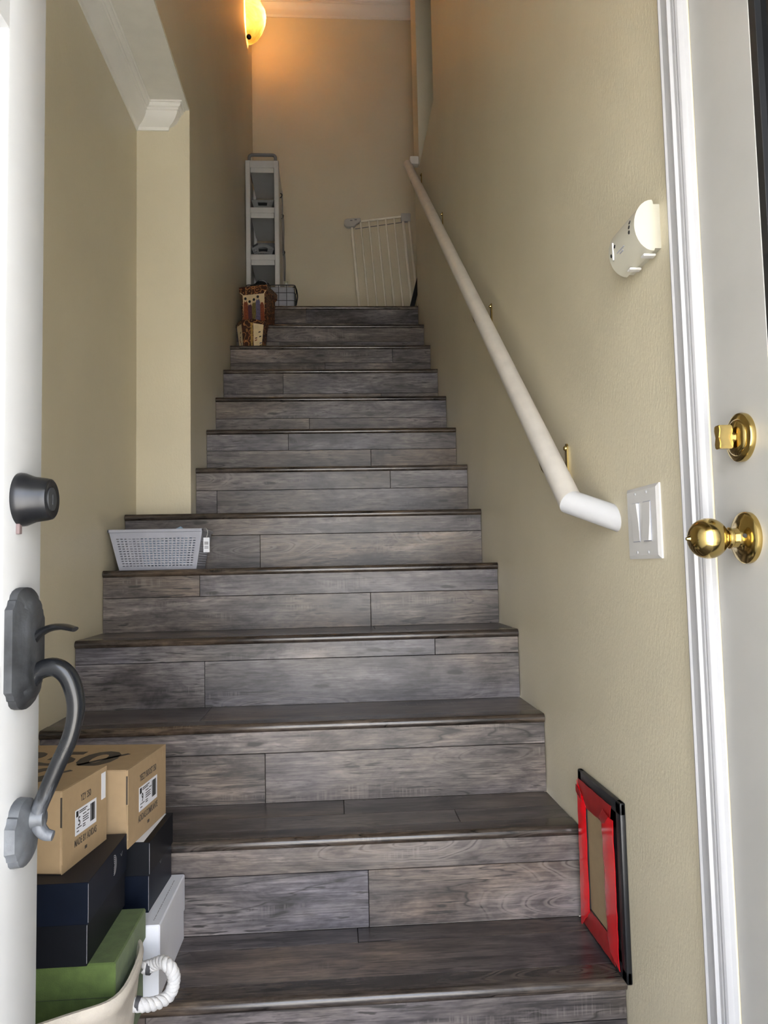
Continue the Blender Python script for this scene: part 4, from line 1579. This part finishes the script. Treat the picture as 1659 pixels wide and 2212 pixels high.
# ------------------------------------------------------------------ wire basket with liner, pouch, bottle
wbk = thing('wire_basket', 'black wire basket with grey fabric liner on the landing before the white tower', 'basket', (-0.86, 3.09, LZ))
wx0, wx1, wy0, wy1, wz1 = -1.010, -0.722, 3.005, 3.165, LZ + 0.138
bm = nb()
box(bm, wx0 + 0.004, wx1 - 0.004, wy0 + 0.004, wy1 - 0.004, LZ + 0.004, wz1 - 0.004, bev=0.018, seg=3)
obj('fabric_liner', bm, FABG, wbk)
for i in range(7):
    x = wx0 + (wx1 - wx0) * (i + 0.1) / 6.2
    obj('wire', tube(nb(), [(x, wy1, wz1), (x, wy1, LZ + 0.003), (x, wy0, LZ + 0.003), (x, wy0, wz1)], 0.0018, 6), WIRE, wbk)
for z in (LZ + 0.045, LZ + 0.092, wz1):
    r = 0.0018 if z < wz1 else 0.0028
    pts = []
    rc = 0.02
    for cxx, cyy, a0 in ((wx1 - rc, wy0 + rc, -PI / 2), (wx1 - rc, wy1 - rc, 0), (wx0 + rc, wy1 - rc, PI / 2), (wx0 + rc, wy0 + rc, PI)):
        for k in range(5):
            a = a0 + PI / 2 * k / 4
            pts.append((cxx + rc * math.cos(a), cyy + rc * math.sin(a), z))
    pts.append(pts[0])
    obj('wire', tube(nb(), pts, r, 6), WIRE, wbk)
obj('cord', tube(nb(), smooth_path([(wx1 - 0.03, wy0 + 0.06, wz1 + 0.004), (wx1 - 0.004, wy0 + 0.04, wz1 + 0.003), (wx1 + 0.008, wy0 + 0.02, wz1 - 0.03), (wx1 + 0.012, wy0 + 0.012, wz1 - 0.07), (wx1 + 0.004, wy0 + 0.006, LZ + 0.02)], 5), 0.0034, 8), BLKF, wbk)


def blob(bm, c, r, seed):
    q = random.Random(seed)
    res = bmesh.ops.create_icosphere(bm, subdivisions=3, radius=1.0)
    ph = [q.uniform(0, 6) for _ in range(6)]
    for v in res['verts']:
        d = v.co.normalized()
        k = 1 + 0.14 * math.sin(4 * d.x + ph[0]) * math.sin(5 * d.y + ph[1]) + 0.10 * math.sin(7 * d.z + ph[2] + 3 * d.x)
        v.co = Vector(c) + Vector((d.x * r[0], d.y * r[1], d.z * r[2])) * k
    return bm


pc = thing('pouch', 'crumpled black cloth pouch heaped in the wire basket on the landing', 'pouch', (-0.93, 3.09, wz1))
obj('cloth', blob(nb(), (-0.925, 3.085, wz1 + 0.012), (0.048, 0.050, 0.032), 4), BLKF, pc, sharp=80)
obj('cloth', blob(nb(), (-0.985, 3.085, wz1 + 0.004), (0.030, 0.045, 0.016), 9), BLKF, pc, sharp=80)
obj('strap', tube(nb(), smooth_path([(-0.955, 3.035, wz1 + 0.02), (-0.93, 3.025, wz1 + 0.036), (-0.90, 3.03, wz1 + 0.03), (-0.88, 3.04, wz1 + 0.004)], 5), 0.004, 8), BLKP, pc)
bt = thing('bottle', 'small clear glass bottle standing in the wire basket beside the tower', 'bottle', (-0.778, 3.085, wz1 - 0.03))
obj('bottle_body', lathe(nb(), [(0, 0.013), (0.045, 0.013), (0.055, 0.0125), (0.061, 0.009), (0.066, 0.009)], (-0.778, 3.085, wz1 - 0.025), (0, 0, 1), 20), CGLASS, bt)
obj('bottle_cap', lathe(nb(), [(0, 0.010), (0.010, 0.010), (0.011, 0)], (-0.778, 3.085, wz1 + 0.041), (0, 0, 1), 16), simple('pale_cap', rgb(190, 188, 160), 0.3), bt)

# ------------------------------------------------------------------ two painted flared jars on the upper treads


def flared_jar(name, label, cx, cy, z, h, r_bot, r_top, rot, panels, ns=6, prof=None):
    """six-sided flared jar; panels: list of (side index, kind)"""
    t = thing(name, label, 'planter', (cx, cy, z), 0, 'painted jars on the stairs')

    def ringpts(r, zz):
        return [Vector((cx + r * math.cos(rot + 2 * PI * k / ns), cy + r * math.sin(rot + 2 * PI * k / ns), zz)) for k in range(ns)]
    prof = prof or [(0.0, r_bot), (0.04, r_bot * 1.02), (0.5, r_bot + (r_top - r_bot) * 0.35), (0.82, r_bot + (r_top - r_bot) * 0.75), (0.90, r_top), (1.0, r_top), (1.0, r_top - 0.008), (0.80, r_bot + (r_top - r_bot) * 0.7 - 0.008), (0.06, r_bot - 0.008)]
    bm = nb()
    rings = [[bm.verts.new(v) for v in ringpts(r, z + hh * h)] for hh, r in prof]
    for i in range(len(rings) - 1):
        for k in range(ns):
            j = (k + 1) % ns
            bm.faces.new((rings[i][k], rings[i][j], rings[i + 1][j], rings[i + 1][k]))
    bm.faces.new(list(reversed(rings[0])))
    bm.faces.new(rings[-1])
    bmesh.ops.recalc_face_normals(bm, faces=bm.faces[:])
    obj('jar_body', bm, FLORAL, t, sharp=20)

    def pt(side, u, v):
        """point on side panel, u 0..1 across, v 0..1 up"""
        hh = [p_ for p_ in prof[:5]]
        r = r_bot
        for (h0, r0), (h1, r1) in zip(prof[:4], prof[1:5]):
            if h0 <= v <= h1:
                r = r0 + (r1 - r0) * (v - h0) / (h1 - h0)
        a = Vector((cx + r * math.cos(rot + 2 * PI * side / ns), cy + r * math.sin(rot + 2 * PI * side / ns), z + v * h))
        b = Vector((cx + r * math.cos(rot + 2 * PI * (side + 1) / ns), cy + r * math.sin(rot + 2 * PI * (side + 1) / ns), z + v * h))
        return a.lerp(b, u)

    def patch(side, poly, mat, nm, off, parent):
        bm = nb()
        c0 = pt(side, 0.5, 0.5) - Vector((cx, cy, z + 0.5 * h))
        n = Vector((c0.x, c0.y, 0)).normalized()
        vs = [bm.verts.new(pt(side, u, v) + n * off) for u, v in poly]
        if len(vs) == 4:
            bm.faces.new(vs)
        else:
            bm.faces.new(vs)
        rg = bmesh.ops.extrude_face_region(bm, geom=bm.faces[:])
        for e in rg['geom']:
            if isinstance(e, bmesh.types.BMVert):
                e.co += n * 0.0012
        bmesh.ops.recalc_face_normals(bm, faces=bm.faces[:])
        return obj(nm, bm, mat, parent)
    for side, kind in panels:
        if kind == 'scene':
            pn = patch(side, [(0.06, 0.06), (0.94, 0.06), (0.94, 0.80), (0.98, 0.86), (0.5, 0.90), (0.02, 0.86), (0.06, 0.80)], CERC, 'painted_panel', 0.0005, t)
            for q, (u0, hh) in enumerate(((0.17, 0.70), (0.34, 0.62), (0.52, 0.66), (0.68, 0.72), (0.85, 0.62))):
                patch(side, [(u0 - 0.11, 0.08), (u0 + 0.11, 0.08), (u0 + 0.088, hh - 0.11), (u0 + 0.04, hh - 0.03), (u0 - 0.04, hh - 0.03), (u0 - 0.088, hh - 0.11)], ROBE[q % 4], 'painted_robe', 0.0032, pn)
                if q < 4:
                    patch(side, [(u0 - 0.03, hh - 0.065), (u0 + 0.03, hh - 0.065), (u0 + 0.035, hh - 0.02), (u0 - 0.035, hh - 0.02)], CERC, 'painted_face', 0.0046, pn)
                    patch(side, [(u0 - 0.03, hh - 0.02), (u0 + 0.03, hh - 0.02), (u0 + 0.055, hh + 0.012), (u0 + 0.03, hh + 0.045), (u0 - 0.03, hh + 0.045), (u0 - 0.055, hh + 0.012)], INK, 'painted_hair', 0.0046, pn)
        elif kind == 'blossom':
            pn = patch(side, [(0.08, 0.03), (0.92, 0.03), (0.97, 0.86), (0.03, 0.86)], CERC, 'painted_panel', 0.0005, t)
            q = random.Random(side)
            for k in range(7):
                u, v = q.uniform(0.25, 0.8), 0.10 + 0.075 * k
                patch(side, [(u - 0.12, v), (u + 0.10, v + 0.03), (u + 0.14, v + 0.07), (u - 0.06, v + 0.05)], ROBE[(k + 2) % 4] if k < 4 else INK, 'painted_leaf', 0.0030, pn)
        elif kind == 'gold':
            patch(side, [(0.80, 0.02), (1.0, 0.02), (1.0, 0.88), (0.80, 0.88)], GOLD, 'gilt_edge', 0.0006, t)
    return t


# big square jar: front side turned towards the door, its brown side to the right
BR, BT, BH = 0.094, 0.116, 0.228
flared_jar('painted_jar', 'larger square brown floral jar with robed figures, behind the small jar', -0.921, 2.835, 11 * R_ + T_, BH, BR, BT, math.radians(225 - 16), [(0, 'scene')], 4,
           [(0.0, BR), (0.04, BR * 1.02), (0.5, BR * 1.04), (0.80, BR * 1.09), (0.86, BT), (1.0, BT), (1.0, BT - 0.010), (0.80, BR * 1.09 - 0.010), (0.06, BR - 0.010)])
flared_jar('painted_jar', 'small eight-sided painted jar with gilt edge, in front of the larger jar', -0.930, 2.590, 10 * R_ + T_, 0.150, 0.066, 0.083, math.radians(209 - 22.5),
           [(0, 'blossom'), (1, 'gold'), (2, 'blossom')], 8)

# ------------------------------------------------------------------ baby gate leaning on the back wall
gt = thing('baby_gate', 'white metal baby gate leaning on the back wall of the landing', 'gate', (-0.15, 3.6, LZ))
gtilt = math.radians(3.6)
gx0, gz0 = -0.3135, LZ + 0.004       # foot of the left post


def gp3(a, b):
    """a across, b up in the plane of the gate"""
    x = gx0 + a * math.cos(gtilt * 0.9) - b * math.sin(gtilt)
    zz = gz0 + 0.02 + b * math.cos(gtilt) + a * math.sin(gtilt * 2.2)
    yy = 3.56 + 0.10 * b / 0.82
    return Vector((x, yy, zz))


GH = 0.80
obj('post', tube(nb(), [gp3(0.0, 0.0), gp3(0.0, GH - 0.04)], 0.0098, 10), GATEM, gt)
for k in range(5):
    a = 0.062 + 0.0575 * k
    obj('bar', tube(nb(), [gp3(a, 0.02), gp3(a, GH)], 0.0064, 8), GATEM, gt)
obj('post', tube(nb(), [gp3(0.352, 0.0), gp3(0.352, GH)], 0.0098, 10), GATEM, gt)
obj('post', tube(nb(), [gp3(0.392, 0.0), gp3(0.392, GH - 0.03)], 0.0085, 10), GATEM, gt)
obj('top_rail', tube(nb(), [gp3(0.0, GH), gp3(0.395, GH)], 0.0085, 10), GATEM, gt)
obj('bottom_rail', tube(nb(), [gp3(0.0, 0.02), gp3(0.395, 0.02)], 0.0085, 10), GATEM, gt)
obj('release_rod', tube(nb(), [gp3(0.02, GH - 0.05), gp3(0.385, GH - 0.045)], 0.0025, 6), DGPL, gt)
bm = nb()
c0 = gp3(0.0, GH)
prism(bm, [(c0.x - 0.052, c0.z - 0.018), (c0.x - 0.048, c0.z + 0.012), (c0.x - 0.030, c0.z + 0.020), (c0.x + 0.060, c0.z + 0.026), (c0.x + 0.064, c0.z + 0.004), (c0.x + 0.034, c0.z - 0.014), (c0.x + 0.016, c0.z - 0.036), (c0.x - 0.030, c0.z - 0.038)],
      'y', c0.y - 0.02, c0.y + 0.014)
bmesh.ops.bevel(bm, geom=bm.edges[:], offset=0.003, segments=1, affect='EDGES')
lt = obj('latch_housing', bm, simple('pale_grey_plastic', rgb(186, 184, 180), 0.4), gt)
bm = nb()
for s in (-0.010, 0.020):
    box(bm, c0.x + s, c0.x + s + 0.016, c0.y - 0.0208, c0.y - 0.019, c0.z + 0.004 + s * 0.2, c0.z + 0.011 + s * 0.2)
obj('latch_button', bm, DGPL, lt)
c1 = gp3(0.372, GH)
obj('hinge_housing', bx(c1.x - 0.032, c1.x + 0.034, c1.y - 0.018, c1.y + 0.016, c1.z - 0.045, c1.z + 0.012, bev=0.005, seg=2), MATS['pale_grey_plastic'], gt)
# dark board leaning behind the wall end
bm = nb()
prism(bm, [(-0.044, LZ), (-0.014, LZ + 0.0), (0.085, LZ + 0.375), (0.055, LZ + 0.375)], 'y', 3.34, 3.46)
tag(obj('leaning_board', bm, BLKP), 'dark thin board leaning at right of the white gate', 'board')

# ------------------------------------------------------------------ wall sconce
sc = thing('wall_sconce', 'amber glass wall sconce glowing on the left wall above the landing', 'lamp', (XL2, 3.40, 4.36))
LY = 3.40
prof = [(-0.145, 0.012), (-0.142, 0.030), (-0.130, 0.052), (-0.105, 0.075), (-0.060, 0.100), (-0.010, 0.117), (0.030, 0.121), (0.065, 0.114), (0.100, 0.094), (0.125, 0.078)]
bm = nb()
NA = 28
rings = []
for hgt, r in prof:
    ring = []
    for k in range(NA + 1):
        a = -PI / 2 + PI * k / NA
        sc_ = 1 + 0.05 * math.cos(6 * a) * max(0, hgt) / 0.12
        ring.append(bm.verts.new((XL2 + 0.006 + r * math.cos(a) * sc_, LY + r * 1.12 * math.sin(a) * sc_, 4.368 + hgt + (0.020 * abs(math.cos(3 * a)) if hgt > 0.12 else 0))))
    rings.append(ring)
for i in range(len(rings) - 1):
    for k in range(NA):
        bm.faces.new((rings[i][k], rings[i][k + 1], rings[i + 1][k + 1], rings[i + 1][k]))
bm.faces.new(list(reversed(rings[0])))
bmesh.ops.recalc_face_normals(bm, faces=bm.faces[:])
obj('glass_shade', bm, LAMPG, sc, sharp=80)
obj('back_plate', bx(XL2 + 0.0005, XL2 + 0.006, LY - 0.045, LY + 0.045, 4.31, 4.465, bev=0.002), BRONZE, sc)
bm = nb()
bmesh.ops.create_uvsphere(bm, u_segments=20, v_segments=12, radius=0.017)
bmesh.ops.translate(bm, verts=bm.verts[:], vec=(XL2 + 0.020, LY - 0.050, 4.217))
obj('finial', bm, BRONZE, sc)
obj('holding_screw', lathe(nb(), [(0, 0.006), (0.003, 0.005), (0.004, 0)], (XL2 + 0.022, LY - 0.120, 4.44), (0.2, -1, 0.1), 12), BRONZE, sc)
m, n, l, p = new_mat('lit_bulb')
p.inputs['Base Color'].default_value = (1, 0.8, 0.5, 1)
p.inputs['Emission Color'].default_value = (1.0, 0.62, 0.24, 1)
p.inputs['Emission Strength'].default_value = 7.0
bm = nb()
bmesh.ops.create_uvsphere(bm, u_segments=16, v_segments=10, radius=0.022)
bmesh.ops.translate(bm, verts=bm.verts[:], vec=(XL2 + 0.060, LY, 4.345))
obj('bulb', bm, m, sc)
pl = bpy.data.lights.new('sconce_light', 'POINT')
pl.energy = 6.5
pl.color = (1.0, 0.66, 0.28)
pl.shadow_soft_size = 0.026
plo = bpy.data.objects.new('sconce_light', pl)
COL.objects.link(plo)
plo.location = (XL2 + 0.062, LY, 4.385)
